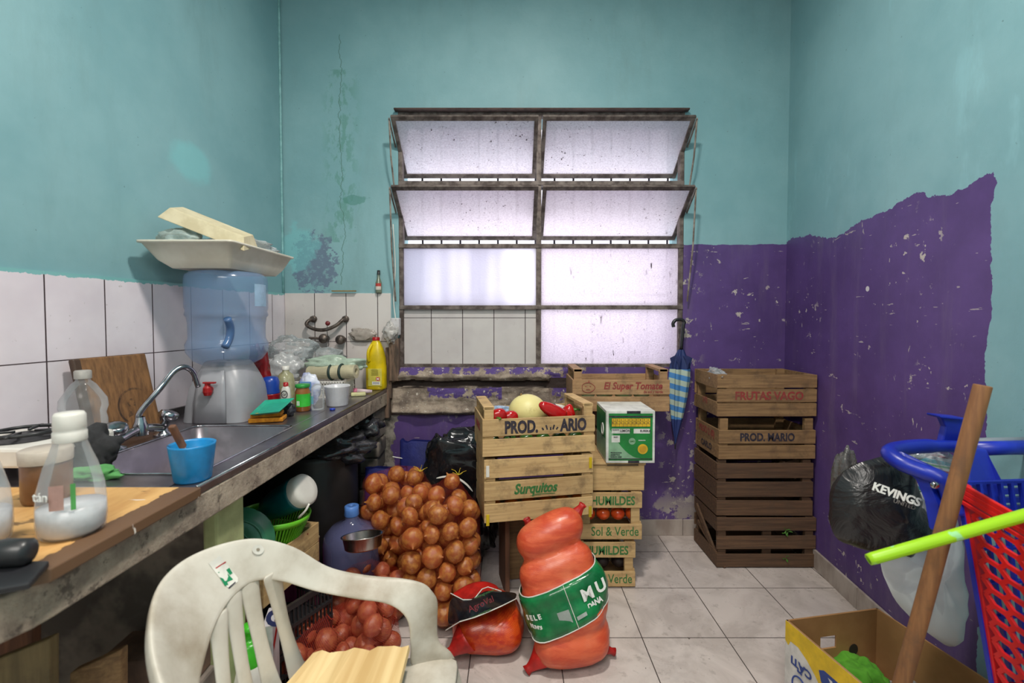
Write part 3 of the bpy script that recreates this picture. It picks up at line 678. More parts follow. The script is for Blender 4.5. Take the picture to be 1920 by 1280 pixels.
# stacked cups
c = at(506, 772)+Vector((0, .01, 0))
t = thing('plastic_mug', (c.x, c.y, ZC), 'red plastic mug under the blue cup beside the dispenser', 'mug')
lath('mug_body', [(0, 0), (.032, 0), (.034, .03), (.038, .075), (.039, .08), (.034, .078)], (c.x, c.y, Z1), flat('deep_red', (150, 20, 30), .3), t)
t = thing('plastic_cup', (c.x, c.y, ZC+.08), 'dark blue cup turned upside down on the red mug', 'cup')
lath('cup_body', [(.037, 0), (.037, .006), (.034, .02), (.036, .05), (.03, .068), (.02, .073), (0, .073)], (c.x, c.y, ZC+.082), flat('royal_blue', (22, 60, 150), .3), t)
# bottles behind
c = PY(536, 715, 2.12)
t = thing('oil_bottle', (c.x, c.y, ZC), 'clear plastic bottle of pale yellow liquid behind the cleaner bottle', 'bottle')
lath('bottle_body', [(0, 0), (.036, 0), (.038, .01), (.038, .12), (.03, .15), (.014, .165), (.014, .175)], (c.x, c.y, Z1), film('yellowish_pet', rgb(200, 196, 150), .4, .1, .2), t)
lath('cap', [(.016, .172), (.016, .19), (0, .19)], (c.x, c.y, Z1), WHITEP, t)
c = PY(536, 728, 1.98)
t = thing('cleaner_bottle', (c.x, c.y, ZC), 'small white cleaner bottle with a red cap and a C and f mark', 'bottle')
b = MB(); b.grid([sqr(c.x, c.y, .02, .013, Z1+z, 3, 16) if k else sqr(c.x, c.y, .001, .001, Z1+z, 3, 16) for k, z in ((0, 0), (1, 0), (1, .08))]+[sqr(c.x, c.y, .017, .012, Z1+.105, 3, 16), sqr(c.x, c.y, .009, .009, Z1+.118, 2, 16)]); ob('bottle_body', b, WHITEP, t, smooth=True)
lath('cap', [(.010, .115), (.010, .132), (0, .134)], (c.x, c.y, Z1), RED, t)
b = MB(); b.tube([(c.x+.013*math.cos(a), c.y-.0145, Z1+.083+.015*math.sin(a)) for a in [i*PI/8 for i in range(16)]], .0015, 6, closed=True); ob('emblem', b, INK_K, t)
text('lettering', 'Cif', INK_K, t, (c.x-.009, c.y-.0142, Z1+.077), (1, 0, 0), (0, -1, 0), .014, sx=.9)
# pale round tub behind the teal tray
c = at(520, 778); lt = lath('plastic_tub', [(0, 0), (.036, 0), (.038, .03), (.034, .045), (0, .048)], (c.x, c.y+.05, Z1), film('grey_film', rgb(188, 184, 190), .75, .3, .1)); tag(lt, 'small translucent grey tub behind the teal tray', 'tub')
# sponge, scourer, teal tray
c = at(500, 790)
t = thing('sponge', (c.x, c.y, ZC), 'orange sponge under the teal tray on the sink top', 'sponge')
SPG = plain('orange_sponge', rgb(206, 136, 30), rgb(176, 106, 22), 60, .95, bump=.9, bscale=200)
b = MB(); b.box((c.x, c.y+.01, Z1+.009), (.125, .075, .017), RZ(.25)); b.box((c.x-.004, c.y+.015, Z1+.028), (.11, .07, .017), RZ(.32)); ob('sponge_block', b, SPG, t, bevel=.004)
o = crumple('scouring_pad', at(536, 782)+Vector((0, .02, .028)), (.026, .026, .03), plain('black_steel_wool', rgb(40, 40, 46), rgb(90, 90, 96), 60, .5, .5, bump=1, bscale=150), 31, .3, 3, flatb=Z1); tag(o, 'dark scouring pad beside the orange sponge', 'scourer')
t = thing('foam_tray', (c.x+.01, c.y+.03, ZC+.06), 'teal green foam tray resting tilted on the orange sponge', 'tray')
TE = flat('teal_tray', (40, 164, 136), .4)
P = [PY(468, 777, 1.765), PY(524, 771, 1.765), PY(552, 746, 1.91), PY(497, 750, 1.91)]
cen = sum(P, Vector())/4; dn_ = Vector((0, 0, -.011)); rws = [P, [p+(cen-p)*.04+dn_*.1 for p in P], [p+(cen-p)*.22+dn_ for p in P]]
b = MB(); b.grid([r+[r[0]] for r in rws]); b.add(rws[-1], [(0, 1, 2, 3)]); ob('tray_shell', b, TE, t, solid=.0025, bevel=.002)
# jar with green lid
c = at(568, 770)
t = thing('sauce_jar', (c.x, c.y, ZC), 'glass jar of amber sauce with green lid and green label', 'jar')
m = Mt('amber_sauce', .15); m.col(m.mix(m.noise(20), rgb(150, 96, 44), rgb(120, 70, 30)))
lath('jar_body', [(0, 0), (.029, 0), (.032, .005), (.032, .085), (.027, .098), (.026, .106)], (c.x, c.y, Z1), m.m, t)
lath('lid', [(.029, .104), (.031, .106), (.031, .117), (.028, .119), (0, .119)], (c.x, c.y, Z1), flat('green_lid', (40, 150, 60), .35), t)
b = MB(); b.grid([[(c.x+.0327*math.cos(a), c.y+.0327*math.sin(a), Z1+z) for a in [math.radians(-120+i*14) for i in range(10)]] for z in (.022, .05, .078)]); lb = ob('label', b, flat('lime_label', (60, 190, 60), .4), t, smooth=True)
b = MB()
for i in range(6): a = math.radians(-110+i*4); b.box((c.x+.0332*math.cos(a), c.y+.0332*math.sin(a), Z1+.038), (.001, .001, .02)); 
ob('barcode', b, INK_W, t)
# ribbed clear bottle
c = at(596, 768)
t = thing('ribbed_bottle', (c.x, c.y, ZC), 'ribbed clear plastic bottle without cap beside the sauce jar', 'bottle')
pr = [(0, 0), (.026, 0)]+[(.027+.0025*(i % 2), .008+i*.008) for i in range(12)]+[(.022, .108), (.014, .116)]
lath('bottle_body', pr, (c.x, c.y, Z1), PETW, t); b = MB(); b.grid([[(c.x+.031*math.cos(a), c.y+.031*math.sin(a), Z1+z) for a in [math.radians(-150+i*12) for i in range(5)]] for z in (.03, .065)]); ob('label', b, flat('pale_blue_label', (120, 170, 200), .4), t)
# white tub
c = at(628, 762)+Vector((0, .03, 0))
t = thing('plastic_tub', (c.x, c.y, ZC), 'translucent white plastic tub beside the ribbed bottle', 'tub')
lath('tub_body', [(0, 0), (.045, 0), (.048, .005), (.056, .085), (.059, .09), (.059, .094), (.054, .09), (.045, .008), (0, .008)], (c.x, c.y, Z1), film('milky_plastic', rgb(222, 222, 226), .72, .3, .1, .2), t)
# bottle cap, soap, tube
c = at(620, 768)+Vector((.012, -.01, 0)); o = ob('bottle_cap', MB().lathe([(0, 0), (.012, 0), (.012, .008), (0, .009)], (c.x, c.y, Z1), 18, cap=False), flat('blue_cap', (30, 60, 180), .3), smooth=True); tag(o, 'small blue bottle cap lying on the steel near the tub', 'bottle cap')
c = at(672, 742); o = ob('soap_bar', MB().box((c.x, c.y, Z1+.009), (.075, .035, .018), RZ(.35)), flat('cream_soap', (220, 216, 160), .5), bevel=.005); tag(o, 'cream coloured soap bar lying near the yellow bottle', 'soap')
t = thing('cream_tube', (c.x, c.y+.05, ZC), 'white and pink cream tube lying behind the soap bar', 'tube')
a = Vector((c.x-.022, c.y+.045, Z1+.017)); b_ = a+Vector((.075, .02, -.004)); ob('tube_body', MB().tube([a, b_], [.015, .008], 14), flat('white_pink', (220, 196, 200)), t, smooth=True); ob('cap', MB().tube([a-Vector((.018, .005, 0)), a], [.017, .017], 14), flat('pink_cap', (216, 120, 150)), t, smooth=True)
# wipes pack
c = PY(578, 715, 2.14)
t = thing('wipes_pack', (c.x, c.y, ZC), 'blue and white foil pack leaning behind the green lidded jar', 'packet')
crumple('pack_body', (c.x, c.y+.01, ZC+.075), (.045, .022, .08), plain('blue_white_foil', rgb(214, 218, 232), rgb(60, 84, 180), 11, .25, bump=.5, bscale=20), 41, .25, 1.3, parent=t, flatb=Z1)
b = MB(); b.box((c.x-.002, c.y-.020, ZC+.09), (.05, .004, .055), RX(.12)); ob('label', b, flat('sky_label', (110, 160, 215), .35), t, bevel=.001)
b = MB(); b.tube([(c.x-.002+.015*math.cos(a), c.y-.024, ZC+.095+.015*math.sin(a)) for a in [i*PI/8 for i in range(16)]], .0012, 6, closed=True); ob('emblem', b, INK_B, t)
# roll of film and strap, basket, bags
t = thing('film_roll', (-1.06, 2.42, ZC+.12), 'cream roll of cling film lying on the white basket', 'film roll')
a = PY(668, 696, 2.40); b_ = a+Vector((-.26, .03, -.012))
R_ = .036
b = MB(); d = (b_-a).normalized()
zx = Vector((0, 0, 1)); xx = d.cross(zx).normalized(); zz = xx.cross(d)
def ringp(P, r, n=24): return [P+xx*r*math.cos(2*PI*k/n)+zz*r*math.sin(2*PI*k/n) for k in range(n+1)]
b.grid([ringp(a+d*.2, .017), ringp(a, .017), ringp(a, R_), ringp(b_, R_), ringp(b_, .017)]); ob('film_layers', b, flat('cream_film', (206, 196, 164), .3), t, smooth=False)
ob('core', MB().tube([a+d*.02, b_], .0165, 16), flat('cardboard_core', (120, 96, 70), .8), t)
b = MB()
for k in (.30, .52): b.tube([p for p in ringp(a+d*(k*.26), R_+.002)], .007, 6)
ob('strap', b, flat('dark_green_strap', (30, 54, 48), .6), t)
# basket
c = PZ(646, 752, ZC); t = thing('plastic_basket', (-1.0, 2.40, ZC), 'white slotted plastic basket behind the tub near the yellow bottle', 'basket')
b = MB(); bx, by, bw, bdp, bh = -1.02, 2.44, .30, .17, .085
for (x0_, y0_, x1_, y1_) in ((bx-bw/2, by-bdp/2, bx+bw/2, by-bdp/2), (bx+bw/2, by-bdp/2, bx+bw/2, by+bdp/2), (bx-bw/2, by+bdp/2, bx+bw/2, by+bdp/2), (bx-bw/2, by-bdp/2, bx-bw/2, by+bdp/2)):
    for z in (.006, .045, .082): b.bar((x0_, y0_, ZC+z), (x1_, y1_, ZC+z), .004, .012 if z != .045 else .005)
    nn_ = max(3, int(((x1_-x0_)**2+(y1_-y0_)**2)**.5/.014))
    for i in range(nn_+1): k = i/nn_; b.bar((x0_+(x1_-x0_)*k, y0_+(y1_-y0_)*k, ZC+.004), (x0_+(x1_-x0_)*k, y0_+(y1_-y0_)*k, ZC+.084), .004, .003)
b.box((bx, by, ZC+.004), (bw, bdp, .003)); ob('basket_shell', b, WHITEP, t)
def blob(px, py, Y, r, mat, seed, label, name='plastic_bag', **k):
    c = PY(px, py, Y); o = crumple(name, c, r, mat, seed, **k); tag(o, label, 'bag'); return o
GRB = film('greenish_bag', rgb(196, 216, 196), .55, .25, .3)
blob(545, 655, 2.52, (.11, .07, .075), CLEAR, 51, 'clear crumpled bag heaped against the back wall tiles', amp=.4)
blob(530, 690, 2.40, (.085, .06, .065), film('clear_film_b', rgb(226, 226, 226), .45, .2, .35), 52, 'whitish clear bag below the topmost clear bag behind the blue cup', amp=.4)
blob(598, 668, 2.60, (.13, .05, .055), CLEAR, 53, 'grey clear bag lying along the tiles under the wall taps', amp=.35)
blob(628, 682, 2.47, (.145, .06, .038), GRB, 54, 'pale green plastic bag lying over the cling film roll', amp=.35)
# yellow bleach bottle
c = PY(703, 724, 2.62); t = thing('bleach_bottle', (c.x, c.y+.03, ZC), 'tall yellow bleach bottle with red cap at the end of the counter', 'bottle')
cy_ = c.y+.03; cx_ = c.x; YE = flat('yellow_plastic', (226, 196, 12), .3)
def sr(hx, hy, z): return sqr(cx_, cy_, hx, hy, ZC+z, 2.8, 32)
b = MB(); b.grid([sr(.001, .001, .001), sr(.052, .040, .001), sr(.057, .044, .01), sr(.0575, .045, .03), sr(.0575, .045, .13), sr(.055, .044, .148), sr(.056, .044, .152), sr(.052, .042, .185), sr(.040, .034, .235), sr(.026, .024, .272), sr(.018, .018, .282), sr(.018, .018, .29)]); ob('bottle_body', b, YE, t, smooth=True)
b = MB(); b.tube(spline([(cx_-.016, cy_-.028, ZC+.262), (cx_-.030, cy_-.046, ZC+.225), (cx_-.032, cy_-.047, ZC+.185), (cx_-.028, cy_-.042, ZC+.165)], 5), .009, 10); ob('handle', b, YE, t, smooth=True)
lath('cap', [(.021, .284), (.021, .300), (.018, .303), (0, .303)], (cx_, cy_, ZC), RED, t)
b = MB(); b.box((cx_+.005, cy_-.0455, ZC+.075), (.078, .001, .10)); ob('label', b, flat('pale_yellow_label', (220, 206, 90), .4), t)
b = MB()
for i in range(9): b.box((cx_+.004, cy_-.0465, ZC+.119-i*.004), (.04 if i % 3 else .034, .0008, .0014))
ob('small_print', b, flat('olive_ink', (130, 120, 30)), t)
b = MB(); b.box((cx_+.022, cy_-.0465, ZC+.066), (.022, .0008, .022)); s_ = ob('hazard_symbol', b, flat('hazard_red', (200, 50, 40)), t)
b = MB(); b.box((cx_+.022, cy_-.0473, ZC+.066), (.020, .0008, .004), RY(.78)); b.box((cx_+.022, cy_-.0473, ZC+.066), (.020, .0008, .004), RY(-.78)); ob('hazard_cross', b, INK_W, t)
b = MB(); b.box((cx_+.012, cy_-.0465, ZC+.042), (.045, .0008, .018)); ob('barcode_panel', b, INK_W, t)
b = MB()
for i in range(14): b.box((cx_-.006+i*.0027, cy_-.0472, ZC+.043), (.0012, .0006, .012))
ob('barcode', b, INK_K, t)
text('lettering', 'X', RED, t, (cx_-.04, cy_-.0462, ZC+.06), (1, 0, 0), (0, -1, 0), .012)
# ================================================================ wall taps on back wall
BR = plain('dull_old_metal', rgb(120, 108, 100), rgb(76, 66, 62), 30, .45, .7, bump=.4)
YW = D-.013
t = thing('wall_pipe', PY(612, 605, D), 'curved dull metal pipe fixed to the back wall tiles', 'pipe')
pa, pb = PY(588, 598, YW-.006), PY(648, 598, YW-.006)
b = MB(); b.tube(spline([pa+Vector((0, .006, 0)), PY(579, 601, YW-.03), PY(575, 609, YW-.045), PY(590, 617, YW-.05), PY(610, 618, YW-.05), PY(630, 610, YW-.045), PY(642, 600, YW-.03), pb+Vector((0, .006, 0))], 5), .0105, 12)
for p in (pa, pb): b.lathe([(.02, 0), (.02, .018), (.014, .02)], p+Vector((0, .006, 0)), 8, RX(PI/2), cap=True)
ob('pipe', b, BR, t, smooth=True)
def wtap(px, py, label, lever):
    p = PY(px, py, YW); t = thing('wall_tap', p, label, 'tap')
    ob('tap_body', MB().lathe([(.017, 0), (.018, .02), (.026, .035), (.028, .055), (.02, .068), (0, .07)], p+Vector((0, .0, 0)), 16, RX(PI/2), cap=False), BR, t, smooth=True)
    if lever: ob('lever', MB().tube([p+Vector((0, -.055, 0)), p+Vector((-.045, -.06, .004)), p+Vector((-.078, -.06, .002))], [.008, .007, .009], 10), BR, t, smooth=True)
wtap(613, 634, 'round dull tap with a lever pointing left under the curved pipe', True)
wtap(644, 636, 'round dull tap without lever on the tiles right of its neighbour', False)
p = PY(615, 606, YW-.062); t = thing('wall_hook', p, 'red knob with a small dark wire hook hung over the curved pipe', 'hook')
ob('knob', MB().lathe([(.013, 0), (.014, .006), (.01, .012), (0, .013)], p, 16, RX(PI/2), cap=False), flat('dark_red', (120, 34, 38), .4), t, smooth=True)
ob('wire', MB().tube([p+Vector((-.004, 0, -.01)), p+Vector((-.006, .0, -.05)), p+Vector((.0, .0, -.085)), p+Vector((.003, 0, -.125)), p+Vector((-.004, 0, -.14)), p+Vector((-.014, 0, -.132))], .0017, 6), BLACKP, t, smooth=True)
b = MB(); P4 = [PY(655, 610, YW-.012), PY(700, 622, YW-.018), PY(702, 640, YW-.018), PY(656, 640, YW-.012)]
o = crumple('plastic_bag', PY(680, 626, YW-.02), (.075, .012, .034), film('brownish_film', rgb(190, 178, 168), .55, .3, .3), 61, .3, 1.6); tag(o, 'thin clear plastic sheet stretched over the tiles near the window', 'bag')
o = crumple('plastic_bag', PY(733, 622, YW-.05), (.038, .03, .055), film('clear_film_c', rgb(214, 208, 204), .5, .3, .3), 62, .45, 1.8); tag(o, 'clear plastic bag wrapped round the socket at the window corner', 'bag')
b = MB(); p = PY(742, 612, D-.045); b.box(p, (.05, .05, .10)); o = ob('electric_socket', b, flat('old_white_box', (206, 202, 204), .5), bevel=.006); tag(o, 'white electric socket box on the window corner', 'socket')
b = MB(); b.tube(spline([PY(742, 600, D-.07), PY(738, 560, D-.03), PY(741, 500, D-.03), PY(737, 420, D-.03)], 5), .003, 6); o = ob('electric_cable', b, WHITEP, smooth=True); tag(o, 'thin white cable hanging beside the left window jamb', 'cable')
# ledge on top of the tiles: sauce bottle, scraps
zt_ = 1.45; p = PY(710, 545, D-.02)
t = thing('hot_sauce_bottle', (p.x, D-.02, zt_), 'small hot sauce bottle with black cap on the tile ledge by the window', 'bottle')
bb = (p.x, D-.018, zt_)
lath('bottle_body', [(0, 0), (.017, 0), (.018, .004), (.018, .06), (.008, .09), (.007, .108)], bb, film('greenish_glass', rgb(120, 130, 110), .8, .1, .1, .1), t)
lath('cap', [(.009, .106), (.009, .132), (0, .134)], bb, BLACKP, t)
b = MB(); b.grid([[(bb[0]+.0185*math.cos(a), bb[1]+.0185*math.sin(a), zt_+z) for a in [math.radians(-150+i*12) for i in range(11)]] for z in (.018, .038)]); ob('label', b, flat('white_label', (216, 206, 196)), t, smooth=True)
b = MB(); b.grid([[(bb[0]+.0185*math.cos(a), bb[1]+.0185*math.sin(a), zt_+z) for a in [math.radians(-150+i*12) for i in range(11)]] for z in (.038, .056)]); ob('red_label', b, flat('red_label', (180, 60, 50)), t, smooth=True)
b = MB(); b.box(PY(645, 546, D-.03)+Vector((0, 0, .002)), (.14, .02, .006)); o = ob('wood_scrap', b, flat('ochre_scrap', (150, 120, 60), .8), bevel=.001); tag(o, 'thin ochre scrap lying on the tile ledge', 'scrap')
# ================================================================ wooden crates
def crate(label, loc, rz, w, d, h, mat, nf=2, ne=2, sh=.085, ext=0, group=None, cat='crate', rail=False, endmat=None, name='wooden_crate', topz=None, miss=()):
    """front is local -y; posts in corners, slats nailed outside"""
    t = thing(name, loc, label, cat, group, rz); em = endmat or mat; r = random.Random(label)
    ps = .042; T = .009; ph = h+ext
    for sx in (-1, 1):
        for sy in (-1, 1):
            b = MB(); x = sx*(w/2-T-ps/2); y = sy*(d/2-T-ps/2*.55)
            b.box((x, y, ph/2+.004), (ps, ps*.55, ph-.008)); ob('corner_post', b, mat, t, bevel=.0015, local=True)
    def zs(n, s_): return [s_/2+.006+i*((h-s_-.008)/(n-1)) for i in range(n)] if n > 1 else [h/2]
    fs = zs(nf, sh)
    for sy in (-1, 1):
        for i, z in enumerate(fs):
            if sy == -1 and i in miss: continue
            b = MB(); b.box((0, sy*(d/2-T/2), z), (w, T, sh), RX(r.uniform(-.01, .01)) @ RY(r.uniform(-.006, .006))); ob('side_slat', b, mat, t, bevel=.0015, local=True)
    eh = sh*1.1
    for sx in (-1, 1):
        for i, z in enumerate(zs(ne, eh)):
            b = MB(); b.box((sx*(w/2-T/2-.0005), 0, z), (T, d-2*T-.002, eh), RX(r.uniform(-.006, .006))); ob('end_slat', b, em, t, bevel=.0015, local=True)
        if rail:
            b = MB(); b.box((sx*(w/2-T-ps/2), 0, ph-.008), (ps+.006, d-2*T, .014)); ob('end_rail', b, mat, t, bevel=.0015, local=True)
    nb = 4; bw = (d-.03)/nb
    for i in range(nb):
        b = MB(); b.box((0, -d/2+.015+bw*(i+.5), .004), (w-.024, bw*.82, .007)); ob('bottom_slat', b, mat, t, local=True)
    return t, fs
def ctext(t, s, mat, x, z, d, size, sx=1, bold=.0, shear=0, side='front', w=0, name='lettering'):
    if side == 'front': return text(name, s, mat, t, (x, -d/2-.0008, z), (1, 0, 0), (0, -1, 0), size, .0003, sx, bold, True, 'CENTER', shear)
    return text(name, s, mat, t, (-w/2-.0008, x, z), (0, -1, 0), (-1, 0, 0), size, .0003, sx, bold, True, 'CENTER', shear)
# --- right stack (four crates)
XR, YR = 1.318, 2.50
g = None
t, fs = crate('dark slatted crate at the bottom of the right hand stack with green leaves', (XR+.005, YR+.0, .0), 0, .515, .30, .268, WD_D, 3, 2, .068)
b = MB(); b.box((.01, -.128, .134), (.045, .012, .25)); ob('middle_post', b, WD_D, t, local=True)
LEAF = flat('leaf_green', (70, 120, 34), .6)
for k, (x, z) in enumerate(((.10, .205), (.095, .19), (.11, .195), (.10, .055))):
    b = MB(); 
    for j in range(3): a = j*2.1+k; b.add([(x, -.153, z), (x+.014*math.cos(a)-.004, -.156, z+.014*math.sin(a)), (x+.022*math.cos(a), -.160, z+.022*math.sin(a)), (x+.014*math.cos(a+.5), -.156, z+.014*math.sin(a+.5))], [(0, 1, 2, 3)])
    ob('leaf', b, LEAF, t, local=True, solid=.0006)
for x0_, x1_, y in ((-.262, -.232, -.165), (-.30, -.255, -.125), (-.285, -.225, -.14)):
    pass
b = MB(); b.bar((-.275, .08, .245), (-.235, -.14, .004), .012, .026); b.bar((-.272, .06, .16), (-.215, -.15, .003), .010, .018); ob('broken_slat', b, WD_D, t, local=True)
t2, fs = crate('dark slatted crate second from the bottom of the right hand stack, top slat broken', (XR-.005, YR+.004, .270), .0, .50, .30, .282, WD_D, 3, 3, .078, ext=.014)
b = MB(); b.bar((.02, -.135, .235), (.22, -.10, .288), .02, .035); b.bar((.10, -.12, .28), (.17, -.125, .20), .03, .02); ob('loose_board', b, WD_D, t2, local=True)
t3, fs = crate('crate stencilled PROD. MARIO third from the floor in the right hand stack', (XR+.0, YR, .568), .0, .50, .30, .158, WD_M, 2, 2, .070, ext=.058)
ctext(t3, 'PROD. MARIO', INK_K, .0, fs[1]-.020, .30, .056, .80, .0022)
ctext(t3, 'PROD 2 (0)', INK_R, .0, .105, .30, .05, .8, .001, side='l', w=.50); ctext(t3, 'CARLO', INK_K, .0, .03, .30, .045, .9, .001, side='l', w=.50)
t4, fs = crate('crate stencilled FRUTAS VAGO on top of the right hand stack', (XR-.004, YR, .790), .0, .512, .30, .222, WD_M, 3, 2, .066)
ctext(t4, 'FRUTAS VAGO', INK_R, .01, fs[1]-.020, .30, .058, .92, .002); ctext(t4, '141', INK_R, .0, .05, .30, .05, .9, .001, side='l', w=.512)
o = crumple('plastic_bag', (XR-.225, YR-.05, .995), (.03, .085, .035), CLEAR, 71, .35, 1.6); tag(o, 'clear plastic film hanging on the left corner of the topmost right crate', 'bag')
# --- centre stack: stool, Surquitos crate, PROD MARIO crate
RZC = math.radians(11)
def cc(x, y): 
    a = RZ(RZC) @ Vector((x, y, 0)); return Vector((-.123, 1.975, 0))+a
c0 = cc(.252, .15)
t = thing('wooden_stand', (c0.x, c0.y, 0), 'narrow brown wooden stand carrying the two crates in the middle of the room', 'stand', rz=RZC)
b = MB(); b.box((-.125, .06, .19), (.022, .18, .38)); ob('side_board', b, WD_V, t, local=True, bevel=.002)
b = MB(); b.box((.10, .06, .19), (.022, .18, .38)); ob('side_board', b, WD_V, t, local=True, bevel=.002)
b = MB(); b.box((-.015, .085, .19), (.206, .012, .36)); ob('back_board', b, WD_M, t, local=True)
b = MB(); b.box((-.0125, .05, .389), (.29, .22, .018)); ob('top_board', b, WD_V, t, local=True, bevel=.002)
t5, fs5 = crate('pale crate stencilled Surquitos standing on the wooden stand below the pepper crate', (c0.x, c0.y, .400), RZC, .50, .30, .285, WD_L, 3, 3, .082)
ctext(t5, 'Surquitos', INK_G, -.02, fs5[1]-.018, .30, .062, .82, .0024, shear=.25)
b = MB(); b.box((.02, -.1512, fs5[1]-.026), (.10, .0006, .003), RY(.02)); b.box((-.02, -.1512, fs5[1]-.030), (.05, .0006, .0015)); ob('underline', b, INK_G, t5, local=True)
YB = flat('yellow_strap', (206, 176, 20), .4)
for x, z, mt in ((.236, .245, YB), (.236, .02, YB), (-.235, .02, YB), (-.235, .235, WHITEP)):
    b = MB(); b.box((x, -.153, z), (.014, .003, .05)); ob('strap', b, mt, t5, local=True, bevel=.001)
t6, fs6 = crate('pale crate stencilled PROD MARIO full of peppers and a melon', (c0.x, c0.y, .692), RZC, .515, .305, .172, WD_L, 2, 2, .075, ext=.052, rail=True)
ctext(t6, 'PROD.', INK_K, -.085, fs6[1]-.026, .305, .074, .70, .0034); ctext(t6, 'ARIO', INK_K, .155, fs6[1]-.026, .305, .074, .70, .0034)
b = MB()
for i, x in enumerate((.012, .03, .048, .062, .078)): b.box((x, -.1532, fs6[1]-.014+(i % 2)*.006), (.007, .0005, .013+.008*(i % 2)), RY(.3*(i-2)))
ob('worn_lettering', b, INK_K, t6, local=True)
ctext(t6, 'MARIO', INK_R, .0, .10, .305, .05, .9, .001, side='l', w=.515)
def lw(x, y, z): 
    a = RZ(RZC) @ Vector((x, y, 0)); return Vector((c0.x+a.x, c0.y+a.y, .692+z))
# melon
m = Mt('pale_melon', .45); m.col(m.mix(m.noise(14, 5, .7).ss(.55, .7)*.6, m.mix(m.noise(5, 3), rgb(232, 222, 160), rgb(222, 206, 132)), rgb(190, 168, 96))); m.bump(m.noise(30, 4), .15, .002)
p = lw(-.015, .03, .152); t = thing('melon', p, 'large pale yellow melon in the PROD MARIO crate', 'melon')
ob('fruit', MB().sph(p+Vector((0, 0, .01)), (.092, .085, .082), 32, 20), m.m, t, smooth=True); ob('stem', MB().tube([p+Vector((-.035, .0, .080)), p+Vector((-.03, -.0, .096))], [.005, .004], 8), flat('dry_stem', (150, 120, 70), .9), t, smooth=True)
# peppers
PR = plain('red_pepper', rgb(186, 22, 20), rgb(150, 12, 16), 5, .12, bump=.08, bscale=10); PG = flat('pepper_stem', (84, 130, 40), .5)
def pepper(base, tip, r, label, mat=PR, stem=True):
    base = Vector(base); tip = Vector(tip); d = tip-base; Ln = d.length; t = thing('bell_pepper' if r > .03 else 'long_pepper', base, label, 'pepper')
    zx = d/Ln; x = zx.orthogonal().normalized(); y = zx.cross(x); rows = []
    prof = [(0, .10), (.02, .5), (.06, .85), (.16, 1), (.4, .98), (.7, .82), (.88, .6), (.97, .34), (1.0, .02)]
    for s_, k in prof:
        rows.append([base+zx*(Ln*s_+(.012*math.cos(3*a) if s_ < .1 or s_ > .9 else 0)*0)+(x*math.cos(a)+y*math.sin(a))*r*k*(1+.09*math.cos(3*a)) for a in [2*PI*i/24 for i in range(25)]])
    b = MB(); b.grid(rows); ob('pepper_body', b, mat, t, smooth=True)
    if stem: ob('stem', MB().tube([base+zx*.004, base-zx*.018+x*.004, base-zx*.03+x*.012], [.012, .005, .006], 8), PG, t, smooth=True)
pepper(lw(-.185, -.125, .165), lw(-.175, -.03, .165), .043, 'red bell pepper with its green stem forward at the left post of the crate')
pepper(lw(-.128, -.115, .155), lw(-.12, -.02, .15), .040, 'red bell pepper right beside the leftmost bell pepper, mostly behind the slat')
pepper(lw(.13, -.10, .150), lw(.005, -.115, .225), .033, 'long red pepper lying across the front of the melon', stem=False)
pepper(lw(.17, -.075, .135), lw(.075, -.085, .185), .027, 'second long red pepper close behind the one crossing the melon', stem=False)
pepper(lw(.195, -.03, .172), lw(.14, -.03, .155), .033, 'red bell pepper with curved green stem at the right end of the crate')
GP = plain('green_pepper', rgb(50, 96, 34), rgb(34, 70, 26), 6, .2)
for i in range(6):
    pepper(lw(-.20+.078*i, -.10, .05), lw(-.20+.078*i, -.02, .05), .031, ('leftmost', 'second', 'third', 'fourth', 'fifth', 'rightmost')[i]+' of the dark green peppers seen through the gap of the PROD MARIO crate', GP, False)
o = crumple('plastic_bag', lw(.13, .115, .155), (.065, .012, .022), WHITEP, 73, .3, 1.5); tag(o, 'white plastic bag with blue print in the pepper crate behind the melon', 'bag')
text('lettering', 'V.O.', INK_B, o, lw(.10, .10, .160), (math.cos(RZC), math.sin(RZC), 0), (math.sin(RZC), -math.cos(RZC), 0), .03, local=True)
o = crumple('plastic_bag', lw(-.13, .11, .155), (.055, .012, .022), film('bluish_bag', rgb(160, 186, 220), .7, .2, .2), 74, .3, 1.5); tag(o, 'bluish clear bag at the back of the pepper crate left of the melon', 'bag')
# oranges in the Surquitos crate
ORG = plain('orange_peel', rgb(214, 116, 26), rgb(196, 92, 20), 9, .45, bump=.3, bscale=220); TOM = plain('tomato_skin', rgb(190, 52, 24), rgb(206, 86, 34), 7, .2)
def fruit(name, p, r, mat, label, cat, group, stem=True):
    t = thing(name, p, label, cat, group); ob('fruit', MB().sph(p, (r, r, r*.92), 20, 12), mat, t, smooth=True)
    ob('stem', MB().lathe([(.004, 0), (.006, .003), (0, .004)], Vector(p)+Vector((0, 0, r*.9)), 8, cap=False), PG, t)
for i in range(6): fruit('orange', lw(-.20+.08*i, -.098, -.692+.400+.052), .038, ORG, 'orange fruit seen through the lower gap of the Surquitos crate', 'orange', 'oranges in the lower gap of the Surquitos crate')
for i in range(5): fruit('orange', lw(-.16+.08*i, -.098, -.692+.400+.122), .037, ORG, 'orange fruit seen through the upper gap of the Surquitos crate', 'orange', 'oranges in the upper gap of the Surquitos crate')
